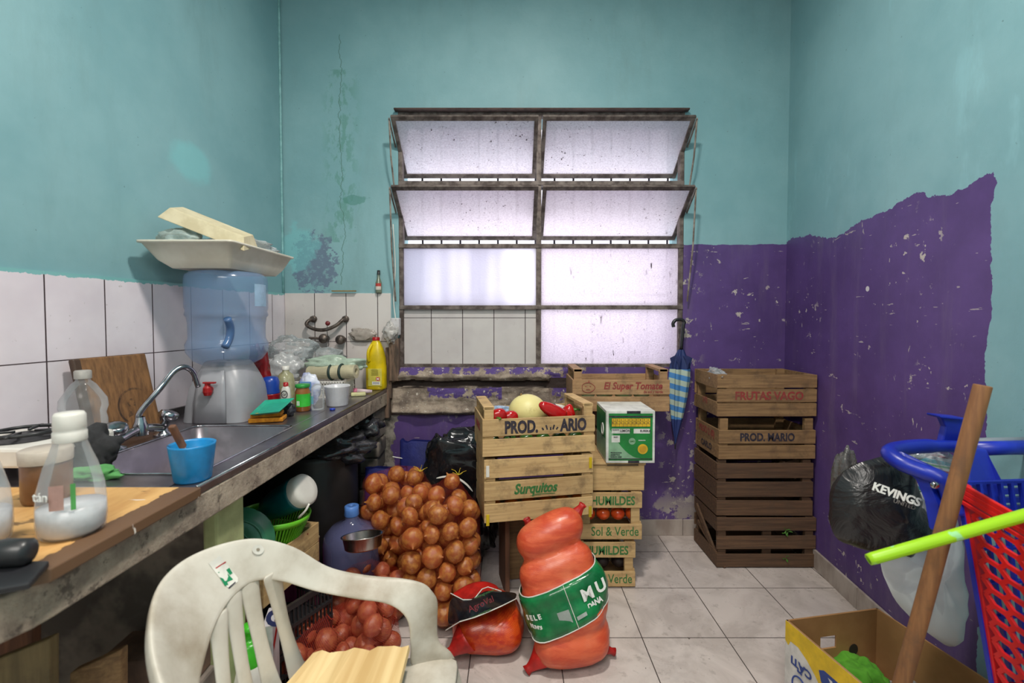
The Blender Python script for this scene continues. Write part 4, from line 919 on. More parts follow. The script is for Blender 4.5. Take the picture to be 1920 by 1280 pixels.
# --- Humildes crates
def hum(z, x, label, h=.225):
    t, fs = crate(label, (x, 2.42, z), 0, .30, .49, h, WD_L, 2, 2, .074)
    ctext(t, 'HUMILDES', INK_G, .01, fs[1]-.021, .49, .058, .78, .0016); ctext(t, 'Sol & Verde', INK_G, .02, fs[0]-.018, .49, .062, .76, .0004)
    return t
hum(.0, .445, 'crate stencilled HUMILDES and Sol & Verde standing on the floor'); hum(.232, .475, 'crate stencilled HUMILDES with tomatoes inside, on top of its twin', .235)
for i in range(4): fruit('tomato', Vector((.475-.10+.072*i, 2.225, .232+.113)), .034, TOM, 'ripe tomato in the gap of the upper HUMILDES crate', 'tomato', 'tomatoes in the upper HUMILDES crate')
for i in range(3): fruit('dark_vegetable', Vector((.445-.08+.08*i, 2.235, .105)), .034, flat('dark_beet', (40, 26, 24), .6), 'dark round vegetable in the gap of the lower HUMILDES crate', 'vegetable', 'dark vegetables in the lower HUMILDES crate')
# closed flat crate
t = thing('flat_crate', (.51, 2.42, .469), 'closed flat pale wooden box under the green lemon carton', 'crate')
b = MB(); b.box((.51, 2.42, .536), (.255, .47, .128)); ob('box_body', b, WD_L, t, bevel=.003)
b = MB(); b.box((.51, 2.42, .605), (.262, .49, .010)); ob('lid', b, WD_L, t, bevel=.002); b = MB(); b.box((.53, 2.1745, .600), (.15, .002, .005)); ob('lid_slot_strip', b, plain('gap_shade', rgb(30, 22, 18)), t)  # dark strip on the lid edge: the slot's shade is put into its colour
# lemon carton
LX0, LX1, LY0, LY1, LZ0, LZ1 = .448, .680, 2.165, 2.41, .612, .862
t = thing('lemon_carton', ((LX0+LX1)/2, (LY0+LY1)/2, LZ0), 'green printed cardboard carton marked LIMON EUREKA', 'carton')
GR = flat('carton_green', (28, 128, 56), .5); PGR = flat('carton_pale_green', (136, 176, 142), .5); WC = flat('carton_white', (222, 222, 216), .5); YC = flat('carton_yellow', (226, 182, 40), .5)
b = MB(); b.box(((LX0+LX1)/2, (LY0+LY1)/2, (LZ0+LZ1)/2), (LX1-LX0, LY1-LY0, LZ1-LZ0)); ob('carton_body', b, WC, t, bevel=.002)
def dec(pts, mat, name, k=1, face='f'):
    b = MB()
    if face == 'f': P = [(LX0+(LX1-LX0)*u, LY0-.0005*k, LZ0+(LZ1-LZ0)*v) for u, v in pts]; b.slab(P, (0, -1, 0), .0004)
    else: P = [(LX0-.0005*k, LY0+(LY1-LY0)*u, LZ0+(LZ1-LZ0)*v) for u, v in pts]; b.slab(P, (-1, 0, 0), .0004)
    return ob(name, b, mat, t)
def R4(a, b_, c, d): return [(a, b_), (c, b_), (c, d), (a, d)]
dec(R4(.05, .05, .95, .95), GR, 'green_panel', 1)
arc_ = [(.05, .07)]+[(.05+.60*(1-math.cos(a)), .60*(1-math.sin(a))*1.0+.07) for a in [PI/2*(1-i/8) for i in range(9)]]
cur = [(.05, .09), (.70, .09)]+[(.70-.62*(i/8), .09+.55*(i/8)**1.9) for i in range(1, 9)]+[(.05, .80)]
dec(cur, PGR, 'pale_corner', 2)
dec(R4(.05, .88, .95, .905), INK_K, 'dark_line', 3); dec(R4(.05, .075, .95, .09), INK_K, 'dark_line', 3)
dec(R4(.11, .70, .90, .86), YC, 'yellow_table', 3)
for i in range(11): dec(R4(.11+.079*i-.002, .70, .11+.079*i+.002, .86), INK_K, 'table_line', 4)
for z in (.70, .75, .80, .86): dec(R4(.11, z-.002, .90, z+.002), INK_K, 'table_line', 4)
dec(R4(.11, .57, .48, .66), WC, 'white_field', 3); dec(R4(.56, .57, .89, .66), WC, 'white_field', 3); dec(R4(.11, .40, .28, .53), WC, 'white_field', 3)
def ft(s, u, v, size, mat, sx=1, bold=.0003): text('lettering', s, mat, t, (LX0+(LX1-LX0)*u, LY0-.0026, LZ0+(LZ1-LZ0)*v), (1, 0, 0), (0, -1, 0), size, .0002, sx, bold)
ft('LIMON', .28, .60, .016, INK_K); ft('EUREKA', .69, .60, .014, INK_K); ft('PRODUCTO', .12, .63, .006, INK_K); ft('BAJO', .15, .49, .009, INK_K)
for i in range(10): ft(str(i+1) if i < 9 else '0', .135+.079*i, .815, .010, INK_K, .8); ft(('88', '96', '100', '113', '125', '138', '150', '163', '180', '198')[i], .12+.079*i, .765, .007, INK_K, .8)
for i, s in enumerate(('PRODUCCION', 'ARGENTINA', 'BUENOS AIRES')): ft(s, .09, .19-.04*i, .008, INK_K)
def disc(u, v, r, mat, name, k):
    b = MB(); cx_, cz_ = LX0+(LX1-LX0)*u, LZ0+(LZ1-LZ0)*v
    b.slab([(cx_+r*math.cos(a), LY0-.0005*k, cz_+r*math.sin(a)) for a in [2*PI*i/28 for i in range(28)]], (0, -1, 0), .0004); ob(name, b, mat, t)
disc(.53, .42, .016, PGR, 'round_mark', 3); ft('GMO', .485, .405, .010, INK_G); disc(.75, .27, .024, YC, 'round_seal', 3); disc(.75, .27, .017, flat('seal_inner', (210, 160, 40)), 'seal_ring', 4); ft('PRODUCTO', .66, .43, .006, WC)
dec(R4(.06, .05, .96, .95), PGR, 'side_panel', 1, 's'); dec(R4(.06, .45, .96, .95), GR, 'side_green', 2, 's'); dec(R4(.45, -.0, .68, .05), INK_K, 'hand_slot_patch', 3); dec(R4(.42, .95, .70, 1.0), INK_K, 'hand_slot_patch', 3)  # hand slots are flat dark patches, cut-out shade put into the colour
b = MB(); b.tube([(LX0-.002, 2.24+.022*math.cos(a), .76+.026*math.sin(a)) for a in [i*PI/10 for i in range(20)]], .004, 6, closed=True); ob('side_emblem', b, WC, t)
WD_T = wood('tomato_crate_wood', (186, 148, 106), (150, 114, 80))
INK_R2 = INK_R
# lower crate below the tomato crate and the tomato crate
t7, _ = crate('small aged crate under the El Super Tomate crate', (.555, 2.56, .612), 0, .20, .25, .188, WD_M, 2, 2, .07)
t8, fs8 = crate('crate printed El Super Tomate with a tomato face, behind the lemon carton', (.577, 2.555, .803), 0, .515, .28, .175, WD_T, 2, 2, .078, ext=.055, rail=True)
ctext(t8, 'El Super Tomate', INK_R, .062, fs8[1]-.010, .28, .052, .88, .0016, shear=.2); ctext(t8, 'de sol y verde', INK_R, .17, fs8[1]-.031, .28, .020, .9, .0005)
b = MB(); cxl, czl = -.175, fs8[1]-.002
b.tube([(cxl+.034*math.cos(a)*(1+.08*math.cos(3*a)), -.1412, czl+.026*math.sin(a)) for a in [i*PI/14 for i in range(28)]], .0016, 6, closed=True)
for x, z, w_, h_ in ((-.012, .006, .006, .004), (.012, .006, .006, .004), (0, -.010, .02, .003), (0, .026, .024, .004), (.004, .032, .004, .012)): b.box((cxl+x, -.1412, czl+z), (w_, .001, h_))
ob('tomato_drawing', b, INK_R, t8, local=True)
CAB = plain('pale_green_vegetable', rgb(196, 206, 160), rgb(150, 172, 110), 16, .5, bump=.3)
for i, x in enumerate((.40, .50, .60, .70)):
    t = thing('courgette', (x, 2.46, .90), 'pale green vegetable lying in the El Super Tomate crate', 'vegetable', 'vegetables in the El Super Tomate crate')
    ob('vegetable_body', MB().sph((x, 2.46+.01*(i % 2), .893), (.047, .03, .026), 18, 10, RZ(.2*(i % 2))), CAB, t, smooth=True); ob('stem', MB().tube([(x+.036, 2.46, .90), (x+.046, 2.458, .905)], .007, 8), PG, t)
# ================================================================ umbrella
hx, hy = .985, 2.665
t = thing('umbrella', (hx, hy, .6), 'folded blue and pale striped umbrella hanging from the window corner', 'umbrella')
p0 = PY(1266, 835, hy); pt = PY(1277, 655, hy); ph = PY(1281, 612, hy)
ax = (pt-p0)
def up_(z, r, k=.0):
    c = p0+ax*z; return [(c.x+r*(1+k*math.cos(6*a))*math.cos(a), c.y+r*.8*(1+k*math.cos(6*a))*math.sin(a), c.z) for a in [2*PI*i/48 for i in range(49)]]
b = MB(); b.grid([up_(0, .003), up_(.08, .008, .1), up_(.25, .026, .22), up_(.5, .042, .28), up_(.7, .050, .28), up_(.85, .048, .25), up_(.93, .03, .2), up_(1, .016, .1)])
m = Mt('umbrella_fabric', .7); s_ = ((m.z*16+m.x*4).fract()).gt(.5)
lg = m.mix(s_, rgb(70, 130, 190), rgb(170, 186, 172)); lg = m.mix(m.z.gt(p0.z+.80*ax.z), lg, rgb(26, 44, 96)); lg = m.mix(m.z.lt(p0.z+.28*ax.z), lg, rgb(36, 52, 110)); m.col(lg); ob('canopy', b, m.m, t, smooth=True)
b = MB(); c = p0+ax*.86
for k in range(6): a = k*PI/3; q_ = c+Vector((.05*math.cos(a), .035*math.sin(a)-.01, 0)); b.add([c+Vector((0, 0, .06)), q_+Vector((-.014, 0, .03)), q_+Vector((.0, -.01, -.028)), q_+Vector((.016, 0, .03))], [(0, 1, 2, 3)])
ob('tip_flaps', b, flat('navy_fabric', (24, 36, 84), .8), t, solid=.001)
ob('shaft', MB().tube([p0-Vector((0, 0, .02)), p0+ax*.1], .004, 8), BLACKP, t)
ob('handle', MB().tube(spline([pt, ph, PY(1283, 604, hy-.0), PY(1277, 599, hy), PY(1267, 600, hy), PY(1262, 606, hy), PY(1263, 613, hy)], 6), [.010]*37, 10), BLACKP, t, smooth=True)
# ================================================================ onions and net sacks
def onion_mat(name, c1, c2, c3):
    m = Mt(name, .2); ang = m.y.op('ARCTAN2', m.x)
    r = m.rnd(); a = m.mix(r, rgb(*c1), rgb(*c2)); a = m.mix(m.noise(2.2, 2).ss(.35, .7)*.6+r*.2, a, rgb(*c3))
    n = m.noise(14, 3, .6, (3, 3, .5)); a = m.mix(n.ss(.55, .66)*.4, a, rgb(112, 56, 34))
    m.col(a); m.bump(n, .25, .003); return m.m
ON = onion_mat('onion_skin', (170, 88, 48), (128, 58, 36), (200, 142, 66)); ON2 = onion_mat('onion_skin_reddish', (172, 84, 62), (134, 56, 48), (196, 122, 78))
def onion_mesh(name, mat, k):
    pr = [(0, -.9), (.12, -.92), (.45, -.82), (.8, -.52), (.98, -.12), (1, .1), (.9, .42), (.62, .72), (.30, .90), (.12, 1.02), (.07, 1.18), (.03, 1.25), (0, 1.26)]
    b = MB(); b.lathe([(r*1.0, z*k) for r, z in pr], n=18, cap=False)
    for i, v in enumerate(b.v): v = Vector(v); b.v[i] = tuple(v*(1+.035*noise.noise(v*2+Vector((k*9, 0, 0)))))
    return b.mesh(name, mat, True)
OM = [onion_mesh('onion', ON, .86), onion_mesh('onion', ON, 1.0), onion_mesh('onion', ON, .93)]; OM2 = [onion_mesh('onion', ON2, .86), onion_mesh('onion', ON2, .98)]
RT = flat('onion_root', (150, 116, 84), .9)
def pack(c, h, N, r0, seed, p=3.6, R=None, floor=0.0, obstacles=()):
    rs = np.random.RandomState(seed); c = np.array(c); h = np.array(h); rad = rs.uniform(.86, 1.14, N)*r0
    P = rs.uniform(-.8, .8, (N, 3))*h
    for it in range(500):
        d = P[:, None]-P[None]; L_ = np.linalg.norm(d, axis=2)+1e-6; s = (rad[:, None]+rad[None])*1.0
        ov = np.clip(s-L_, 0, None); np.fill_diagonal(ov, 0); P = P+(d/L_[..., None]*ov[..., None]*.32).sum(1)
        P[:, 2] -= .0002*(1-it/500)
        q_ = P/(h-rad[:, None]*.0); f = (np.abs(q_)**p).sum(1)**(1/p); k = np.where(f > 1, 1/f, 1.0); P = P*(1-(1-k)[:, None]*.5)
    W_ = P if R is None else P @ np.array(R).T
    W_ = W_+c
    W_[:, 2] = np.maximum(W_[:, 2], floor+rad)
    return W_, rad
ALLON = []
def add_onions(W_, rad, meshes, label, group, seed):
    r = random.Random(seed); t = None
    for p, q_ in zip(W_, rad):
        me = r.choice(meshes); o = bpy.data.objects.new('onion', me); COL.objects.link(o)
        o.location = tuple(p); s = q_*1.0; o.scale = (s, s, s); o.rotation_euler = (r.uniform(0, 6.28), r.uniform(-1.6, 1.6), r.uniform(0, 6.28)); tag(o, label, 'onion', group)
        ALLON.append((Vector(p), q_))
def net_mat(name, c, w, k, extra=0):
    m = Mt(name, .45); u = ((m.x+m.z+m.y*.6)*k).fract().lt(w); v = ((m.x*-1+m.z+m.y*.7)*k).fract().lt(w); m.col(m.mix(m.noise(12, 3), rgb(*c), rgb(c[0]*.85, c[1]*.7, c[2]*.7))); m.alpha(u.mx(v)*.75+extra); return m.m
NET1 = net_mat('orange_net', (206, 66, 34), .07, 130, .0); NET2 = net_mat('pink_red_net', (206, 70, 50), .12, 140, .03)
def wrap(name, W_, rad, mat, parent, grow=.006, vox=.016, sm=10):
    b = MB()
    for p, r in zip(W_, rad): b.sph(p, r+grow, 10, 7)
    # hull filler between neighbours
    for i in range(len(W_)):
        for j in range(i):
            d = np.linalg.norm(W_[i]-W_[j])
            if d < (rad[i]+rad[j])*1.5: b.sph((W_[i]+W_[j])/2, min(rad[i], rad[j])+grow*.5, 8, 5)
    me = b.mesh(name, mat, True); o = bpy.data.objects.new('t', me); COL.objects.link(o)
    m = o.modifiers.new('r', 'REMESH'); m.mode = 'VOXEL'; m.voxel_size = vox; m = o.modifiers.new('s', 'SMOOTH'); m.iterations = sm; m.factor = .5
    me2 = bpy.data.meshes.new_from_object(o.evaluated_get(bpy.context.evaluated_depsgraph_get())); bpy.data.objects.remove(o)
    me2.shade_smooth(); me2.name = name; me2.materials.clear(); me2.materials.append(mat)
    return ob(name, me2, mat, parent)
def sack(c, h, N, r0, seed, meshes, label, olabel, ogroup, net, R=None, knot=None, p=3.6):
    W_, rad = pack(c, h, N, r0, seed, p, R, .004); add_onions(W_, rad, meshes, olabel, ogroup, seed)
    t = thing('onion_sack', (c[0], c[1], 0), label, 'sack'); wrap('net', W_, rad+.002, net, t)
    if knot:
        it_ = int(np.argmax(W_[:, 2])); k = Vector(W_[it_])+Vector((.03, -.01, rad[it_]*.9)); b = MB()
        for i in range(5): a = i*1.3; b.tube([k, k+Vector((.02*math.cos(a), .01, .012*math.sin(a)+.01)), k+Vector((.035*math.cos(a), -.004, .02+.012*math.sin(a)))], .0014, 5)
        ob('yellow_ties', b, flat('yellow_twine', (216, 186, 30), .6), t)
    return t
sack((-.315, 1.985, .290), (.135, .12, .290), 78, .0435, 1, OM, 'tall upright net sack of onions nearest the crates', 'brown onion in the tall upright net sack nearest the crates', 'onions in the front tall sack', NET1, RX(-.10) , (-.27, 2.0, .575))
sack((-.555, 2.20, .305), (.130, .12, .305), 74, .044, 2, OM, 'tall net sack of onions leaning behind the front one beside the blue bags', 'brown onion in the taller rear net sack beside the blue bags', 'onions in the rear tall sack', NET1, RX(-.06), (-.56, 2.19, .60))
sack((-.62, 1.91, .14), (.155, .10, .14), 24, .041, 3, OM2, 'low net sack of onions slumped below the steel bowl', 'onion in the low sack below the steel bowl', 'onions in the slumped low sack', NET1)
R4_ = Matrix.Rotation(math.radians(-38), 3, 'Z')
sack((-.635, 1.70, .105), (.235, .165, .10), 46, .038, 4, OM2, 'net sack of reddish onions lying on the floor behind the white chair', 'reddish onion in the net sack lying behind the white chair', 'onions in the lying sack', NET2, Matrix.Rotation(math.radians(52), 3, 'Z'), p=3.2)
# ---------------------------------------------------------------- carrot sacks
m = Mt('carrots_in_red_net', .32); g = m.noise(5, 3, .6)
ax_ = m.noise(9, 4, .6, (1.2, 1.2, 5), dist=.3)
a = m.mix(ax_.ss(.35, .65), rgb(220, 102, 64), rgb(198, 74, 46)); a = m.mix(g.ss(.5, .75)*.7, a, rgb(230, 134, 94)); 
nl = (((m.x+m.z*.4)*210).fract().lt(.22)).mx(((m.z-m.x*.3)*210).fract().lt(.22)); a = m.mix(nl*.3, a, rgb(190, 44, 24)); m.col(a); m.bump(nl*.5+ax_, .35, .002); CAR = m.m
m = Mt('carrots_in_deep_red_net', .3); ax_ = m.noise(8, 4, .6, (3.5, 1.5, 6)); a = m.mix(ax_.ss(.35, .65), rgb(214, 84, 26), rgb(180, 44, 20)); nl = (((m.x+m.z*.4)*200).fract().lt(.25)).mx(((m.z-m.x*.3)*200).fract().lt(.25)); m.col(m.mix(nl*.5, a, rgb(160, 18, 14))); m.bump(nl*.5+ax_, .35, .002); CAR2 = m.m
REDN = plain('red_net_edge', rgb(190, 30, 22), rgb(150, 20, 16), 14, .5, bump=.6)
def blobmesh(name, items, mat, parent, vox=.011, sm=6, disp=0):
    b = MB()
    for a_, c_, r in items:
        a_ = Vector(a_); c_ = Vector(c_); n = max(2, int((c_-a_).length/(r*.35)))
        for i in range(n+1): b.sph(a_+(c_-a_)*i/n, r*(1-.10*abs(2*i/n-1)**3), 12, 8)
    me = b.mesh(name, mat, True); o = bpy.data.objects.new('t', me); COL.objects.link(o)
    m_ = o.modifiers.new('r', 'REMESH'); m_.mode = 'VOXEL'; m_.voxel_size = vox; m_ = o.modifiers.new('s', 'SMOOTH'); m_.iterations = sm; m_.factor = .6
    me2 = bpy.data.meshes.new_from_object(o.evaluated_get(bpy.context.evaluated_depsgraph_get())); bpy.data.objects.remove(o)
    me2.shade_smooth(); me2.name = name; me2.materials.clear(); me2.materials.append(mat)
    return ob(name, me2, mat, parent)
t = thing('carrot_sack', (.20, 1.68, 0), 'tall red net sack of carrots with a green label band leaning on the crates', 'sack')
Q = lambda px, py, y: tuple(PY(px, py, y))
items = [(Q(1000, 1016, 1.78), Q(1062, 984, 1.80), .078), (Q(1020, 1020, 1.84), Q(1056, 990, 1.86), .08),
         (Q(1006, 1078, 1.75), Q(1080, 1048, 1.77), .078), (Q(1020, 1060, 1.80), Q(1068, 1050, 1.80), .09),
         (Q(1014, 1118, 1.73), Q(1100, 1092, 1.745), .088), (Q(1026, 1145, 1.74), Q(1098, 1126, 1.75), .10),
         (Q(1034, 1168, 1.69), Q(1100, 1148, 1.70), .078), (Q(1040, 1190, 1.74), Q(1090, 1180, 1.74), .10),
         (Q(1036, 1225, 1.67), Q(1108, 1200, 1.69), .080), (Q(1046, 1230, 1.72), Q(1100, 1222, 1.72), .10)]
items = [(a_, c_, r) for a_, c_, r in items]
low = [i for i in items]
blobmesh('net_body', [((a_[0], a_[1], max(a_[2], r+.004)), (c_[0], c_[1], max(c_[2], r+.004)), r) for a_, c_, r in items], CAR, t, sm=3); bod = t.children[-1]
bpy.context.view_layer.update(); _dg = bpy.context.evaluated_depsgraph_get()
import mathutils.bvhtree as bvt
BT = bvt.BVHTree.FromPolygons([v.co for v in bod.data.vertices], [tuple(p.vertices) for p in bod.data.polygons])
def ruff(name, c, d, L_, r, mat, parent, seed):
    c = Vector(c); d = Vector(d).normalized(); x = d.orthogonal().normalized(); y = d.cross(x); rows = []
    for j in range(7):
        k = j/6; rows.append([c-d*.035+d*(L_+.03)*k+(x*math.cos(a)+y*math.sin(a))*r*(1.15-k if k < .8 else .35+.6*(k-.8))*(1+.3*noise.noise(Vector((math.cos(a)*2, math.sin(a)*2, seed+k)))) for a in [2*PI*i/20 for i in range(21)]])
    b = MB(); b.grid(rows); return ob(name, b, mat, parent, smooth=True, solid=.0015)
ruff('knotted_top', Q(1082, 962, 1.83), (.5, 0, .75), .05, .03, REDN, t, 1); ruff('knotted_top', Q(992, 985, 1.82), (-.3, 0, .8), .035, .03, REDN, t, 2)
ruff('bottom_corner', Q(1004, 1240, 1.655), (-.6, -.25, -.42), .05, .04, REDN, t, 3); ruff('bottom_corner', Q(1132, 1215, 1.72), (.9, -.0, -.30), .05, .03, REDN, t, 4)
# label band
PB = plain('green_label_film', rgb(22, 122, 66), rgb(16, 92, 50), 12, .2, bump=.5, bscale=30)
lc = (Vector(Q(1022, 1120, 1.745))+Vector(Q(1096, 1090, 1.765)))/2; lx = (Vector(Q(1098, 1090, 1.765))-Vector(Q(1018, 1122, 1.745))).normalized(); ly = Vector((0, 1, 0)); lz = lx.cross(ly).normalized()
ac = (Vector(Q(1020, 1120, 1.735))+Vector(Q(1098, 1096, 1.75)))/2; lx = (Vector(Q(1104, 1083, 1.75))-Vector(Q(1014, 1120, 1.735))).normalized(); lz = lx.cross(ly).normalized(); lc = ac
def bsurf(o, a, off):
    d = lx*math.cos(a)+ly*math.sin(a); st_ = lc+lz*o; h = BT.ray_cast(st_+d*.4, -d)
    r = (h[0]-st_).length if h[0] is not None else .13
    return r
_cache = {}
def brad(o, a):
    best = 0
    for dd in (-.03, 0, .03):
        for do in (-.012, 0, .012): best = max(best, bsurf(o+do, a+dd, 0))
    return min(best, .185)
def bandring(o, rx, ry, k=0): return [lc+lz*o+(lx*math.cos(a)+ly*math.sin(a))*(brad(o, a)+.004+k) for a in [2*PI*i/64 for i in range(65)]]
b = MB(); b.grid([bandring(-.072+.018*i, 0, 0) for i in range(9)]); ob('label_band', b, PB, t, smooth=True, solid=.001)
for o_ in (-.072, .072):
    b = MB(); b.tube(bandring(o_, .171, .110)[:-1], .0022, 6, closed=True); ob('band_edge', b, WHITEP, t)
def bt(s, ang, o_, size, mat=None, sx=1, bold=.001, nm='lettering'):
    for ch in s:
        R0 = brad(o_+.02, ang)+.005; f_ = lambda q: (lx*math.cos(q)+ly*math.sin(q))*(brad(o_+.02, q)+.010); P = lc+lz*o_+f_(ang); xd = (f_(ang+.12)-f_(ang-.12)); k = xd.length/.24; xd = xd.normalized(); zd = xd.cross(lz).normalized()
        text(nm, ch, mat or INK_W, t, P+zd*.0025, xd, zd, size, .0004, sx, bold); ang += size*sx*(.80 if ch in 'MW' else .64)/k
bt('MU', math.radians(-58), -.005, .062, sx=1.0, bold=.002); bt('DANA', math.radians(-56), -.038, .030, sx=.8); bt('SELE', math.radians(-158), -.005, .028, sx=.9); bt('MUNDI', math.radians(-156), -.034, .022, sx=.9)
for an, o_, w_, h_ in ((-100, -.018, .045, .05), (-72, -.036, .04, .014)):
    an = math.radians(an); P = lc+lz*o_+(lx*math.cos(an)+ly*math.sin(an))*(brad(o_, an)+.008); xd = (-lx*math.sin(an)*.173+ly*math.cos(an)*.115).normalized(); zd = xd.cross(lz); b = MB(); b.slab([P-xd*w_/2-lz*h_/2+zd*.0015, P+xd*w_/2-lz*h_/2+zd*.0015, P+xd*w_/2+lz*h_/2+zd*.0015, P-xd*w_/2+lz*h_/2+zd*.0015], zd, .0005); ob('print_block', b, flat('grey_print', (176, 186, 180), .4), t)
an = math.radians(-84); b = MB(); b.tube([lc+lz*o_+(lx*math.cos(an)+ly*math.sin(an))*(brad(o_, an)+.006) for o_ in [-.07+.02*i for i in range(8)]], .0014, 6); ob('band_seam', b, WHITEP, t)
# small sack
t = thing('carrot_sack', (-.06, 1.78, 0), 'short red net sack of carrots with a black printed label', 'sack')
sm = [(Q(888, 1202, 1.74), Q(950, 1186, 1.78), .082), (Q(880, 1210, 1.76), Q(948, 1205, 1.74), .078), (Q(884, 1170, 1.84), Q(945, 1160, 1.86), .082), (Q(905, 1130, 1.90), Q(935, 1130, 1.90), .06), (Q(872, 1160, 1.76), Q(945, 1140, 1.82), .062)]
blobmesh('net_body', [((a_[0], a_[1], max(a_[2], r+.004)), (c_[0], c_[1], max(c_[2], r+.004)), r) for a_, c_, r in sm], CAR2, t)
ruff('bottom_corner', Q(862, 1208, 1.68), (-.8, -.3, -.55), .055, .045, REDN, t, 6)
def surf(pts_rows, name, mat, parent, **k):
    b = MB(); b.grid([[PY(*p) for p in r] for r in pts_rows]); return ob(name, b, mat, parent, smooth=True, solid=.0015, subs=2, **k)
surf([[(845, 1113, 1.80), (868, 1124, 1.74), (888, 1124, 1.73), (904, 1104, 1.76), (940, 1108, 1.80), (970, 1110, 1.86)],
      [(840, 1140, 1.76), (866, 1142, 1.68), (888, 1140, 1.67), (908, 1128, 1.68), (940, 1124, 1.72), (970, 1116, 1.80)],
      [(836, 1180, 1.70), (862, 1164, 1.645), (890, 1156, 1.64), (915, 1146, 1.65), (942, 1134, 1.68), (968, 1122, 1.75)]], 'black_label', plain('black_label_film', rgb(20, 20, 24), rgb(34, 36, 40), 9, .15, bump=.5, bscale=22), t)
surf([[(850, 1111, 1.82), (872, 1096, 1.84), (892, 1088, 1.84), (915, 1088, 1.86), (935, 1098, 1.88)], [(846, 1114, 1.80), (868, 1125, 1.745), (888, 1125, 1.735), (904, 1106, 1.765), (938, 1108, 1.81)]], 'net_mouth', REDN, t)
b = MB(); b.tube([PY(*p) for p in ((836, 1181, 1.70), (862, 1165, 1.642), (890, 1157, 1.636), (915, 1147, 1.646), (942, 1135, 1.676), (968, 1122, 1.75))], .002, 6); b.tube([PY(*p) for p in ((845, 1112, 1.80), (868, 1124, 1.738), (888, 1124, 1.728), (904, 1104, 1.758), (915, 1100, 1.78), (940, 1108, 1.80))], .002, 6); ob('label_edge', b, WHITEP, t)
P = PY(880, 1148, 1.64); text('lettering', 'AgroVal', flat('maroon_ink', (130, 40, 50)), t, P, (.93, .12, .36), (-.1, -1, .25), .030, sx=1)
for k in (0, 1): P = PY(884+k*8, 1160-k*38, 1.636+k*.03); text('lettering', 'www.agroval.com', INK_G, t, P, (.93, .12, .34), (-.1, -1, .25), .012, sx=.9)
# ---------------------------------------------------------------- bags behind the onions
BAGB = plain('glossy_black_bag', rgb(16, 17, 20), rgb(30, 32, 36), 6, .14, bump=.9, bscale=9)
t = thing('garbage_bag', (-.27, 2.45, 0), 'large glossy black bag with a white streak and purple print behind the onion sacks', 'bag')
crumple('bag_body', (-.275, 2.46, .35), (.19, .12, .33), BAGB, 81, .16, 1.9, 70, 50, t, flatb=.003, pw=.55)
surf([[(815, 895, 2.30), (845, 888, 2.29), (872, 900, 2.31), (888, 920, 2.33)], [(815, 899, 2.295), (845, 892, 2.285), (872, 905, 2.305), (888, 926, 2.325)]], 'white_streak', WHITEP, t)
surf([[(866, 1020, 2.30), (884, 1018, 2.30), (902, 1036, 2.32)], [(868, 1046, 2.29), (886, 1050, 2.29), (904, 1056, 2.31)]], 'purple_print', flat('purple_ink', (96, 60, 150), .4), t)
surf([[(866, 1012, 2.285), (872, 1004, 2.285), (884, 1006, 2.29)], [(868, 1018, 2.285), (874, 1010, 2.285), (884, 1012, 2.29)]], 'white_print', WHITEP, t)
BLUEB = plain('dark_blue_sack', rgb(38, 44, 116), rgb(28, 32, 88), 6, .45, bump=.5)
t = thing('blue_sack', (-.70, 2.55, 0), 'dark blue paper sack with a small white label at the end of the counter', 'sack')
c = PY(716, 940, 2.45); b = MB()
def bagrows(cx_, cy_, w_, d_, h_, seed, n=28):
    rows = []
    for j in range(9):
        k = j/8; rows.append([(cx_+w_/2*math.copysign(abs(math.cos(a))**.5, math.cos(a))*(1+.04*noise.noise(Vector((math.cos(a)*2, k*3, seed)))), cy_+d_/2*(1-.75*max(0, k-.6)/.4)*math.copysign(abs(math.sin(a))**.6, math.sin(a)), h_*k+.003+.02*k*noise.noise(Vector((math.cos(a)*3, seed, 2)))) for a in [2*PI*i/n for i in range(n+1)]])
    return rows
b.grid(bagrows(c.x+.04, 2.40, .22, .16, .51, 1)); ob('sack_body', b, BLUEB, t, smooth=True)
P = PY(703, 926, 2.31); b = MB(); b.slab([P, PY(722, 926, 2.31), PY(722, 906, 2.31), PY(703, 906, 2.31)], (0, -1, 0), .001); ob('label', b, WHITEP, t); text('lettering', 'CARB', INK_R, t, PY(704, 920, 2.305), (1, 0, 0), (0, -1, 0), .026, sx=.7, bold=.0006)
t = thing('blue_sack', (-.52, 2.62, 0), 'dark blue sack with a white top edge standing behind the rear onion sack', 'sack')
b = MB(); b.grid(bagrows(-.51, 2.60, .26, .15, .60, 5)); ob('sack_body', b, BLUEB, t, smooth=True)
b = MB(); b.tube([PY(736, 856, 2.57), PY(760, 860, 2.57), PY(778, 864, 2.57)], .003, 6); b.tube([PY(778, 866, 2.57), PY(792, 858, 2.57)], .003, 6); ob('white_edge', b, WHITEP, t)
# ================================================================ under the counter
dr = PY(592, 960, 2.25)
t = thing('rubbish_drum', (-.96, 2.24, 0), 'large dark plastic drum under the counter lined with a black bag', 'drum')
ob('drum_body', MB().lathe([(0, .003), (.17, .003), (.185, .02), (.20, .20), (.215, .40), (.212, .58), (.20, .62), (.205, .65), (.20, .65), (.19, .60)], (-1.0, 2.285, 0), 40, cap=False), plain('dark_drum_plastic', rgb(44, 40, 40), rgb(28, 26, 27), 3, .4, bump=.2), t, smooth=True)
GB = film('grey_black_bag', rgb(50, 50, 54), .88, .2, .1, .8, 16)
crumple('bin_liner', (-.93, 2.31, .655), (.20, .19, .075), GB, 91, .3, 1.6, 50, 30, t)
o = crumple('garbage_bag', (-.80, 2.47, .715), (.085, .075, .055), GB, 92, .4, 1.4, 44, 28); tag(o, 'grey black plastic bag bulging under the far end of the counter', 'bag')
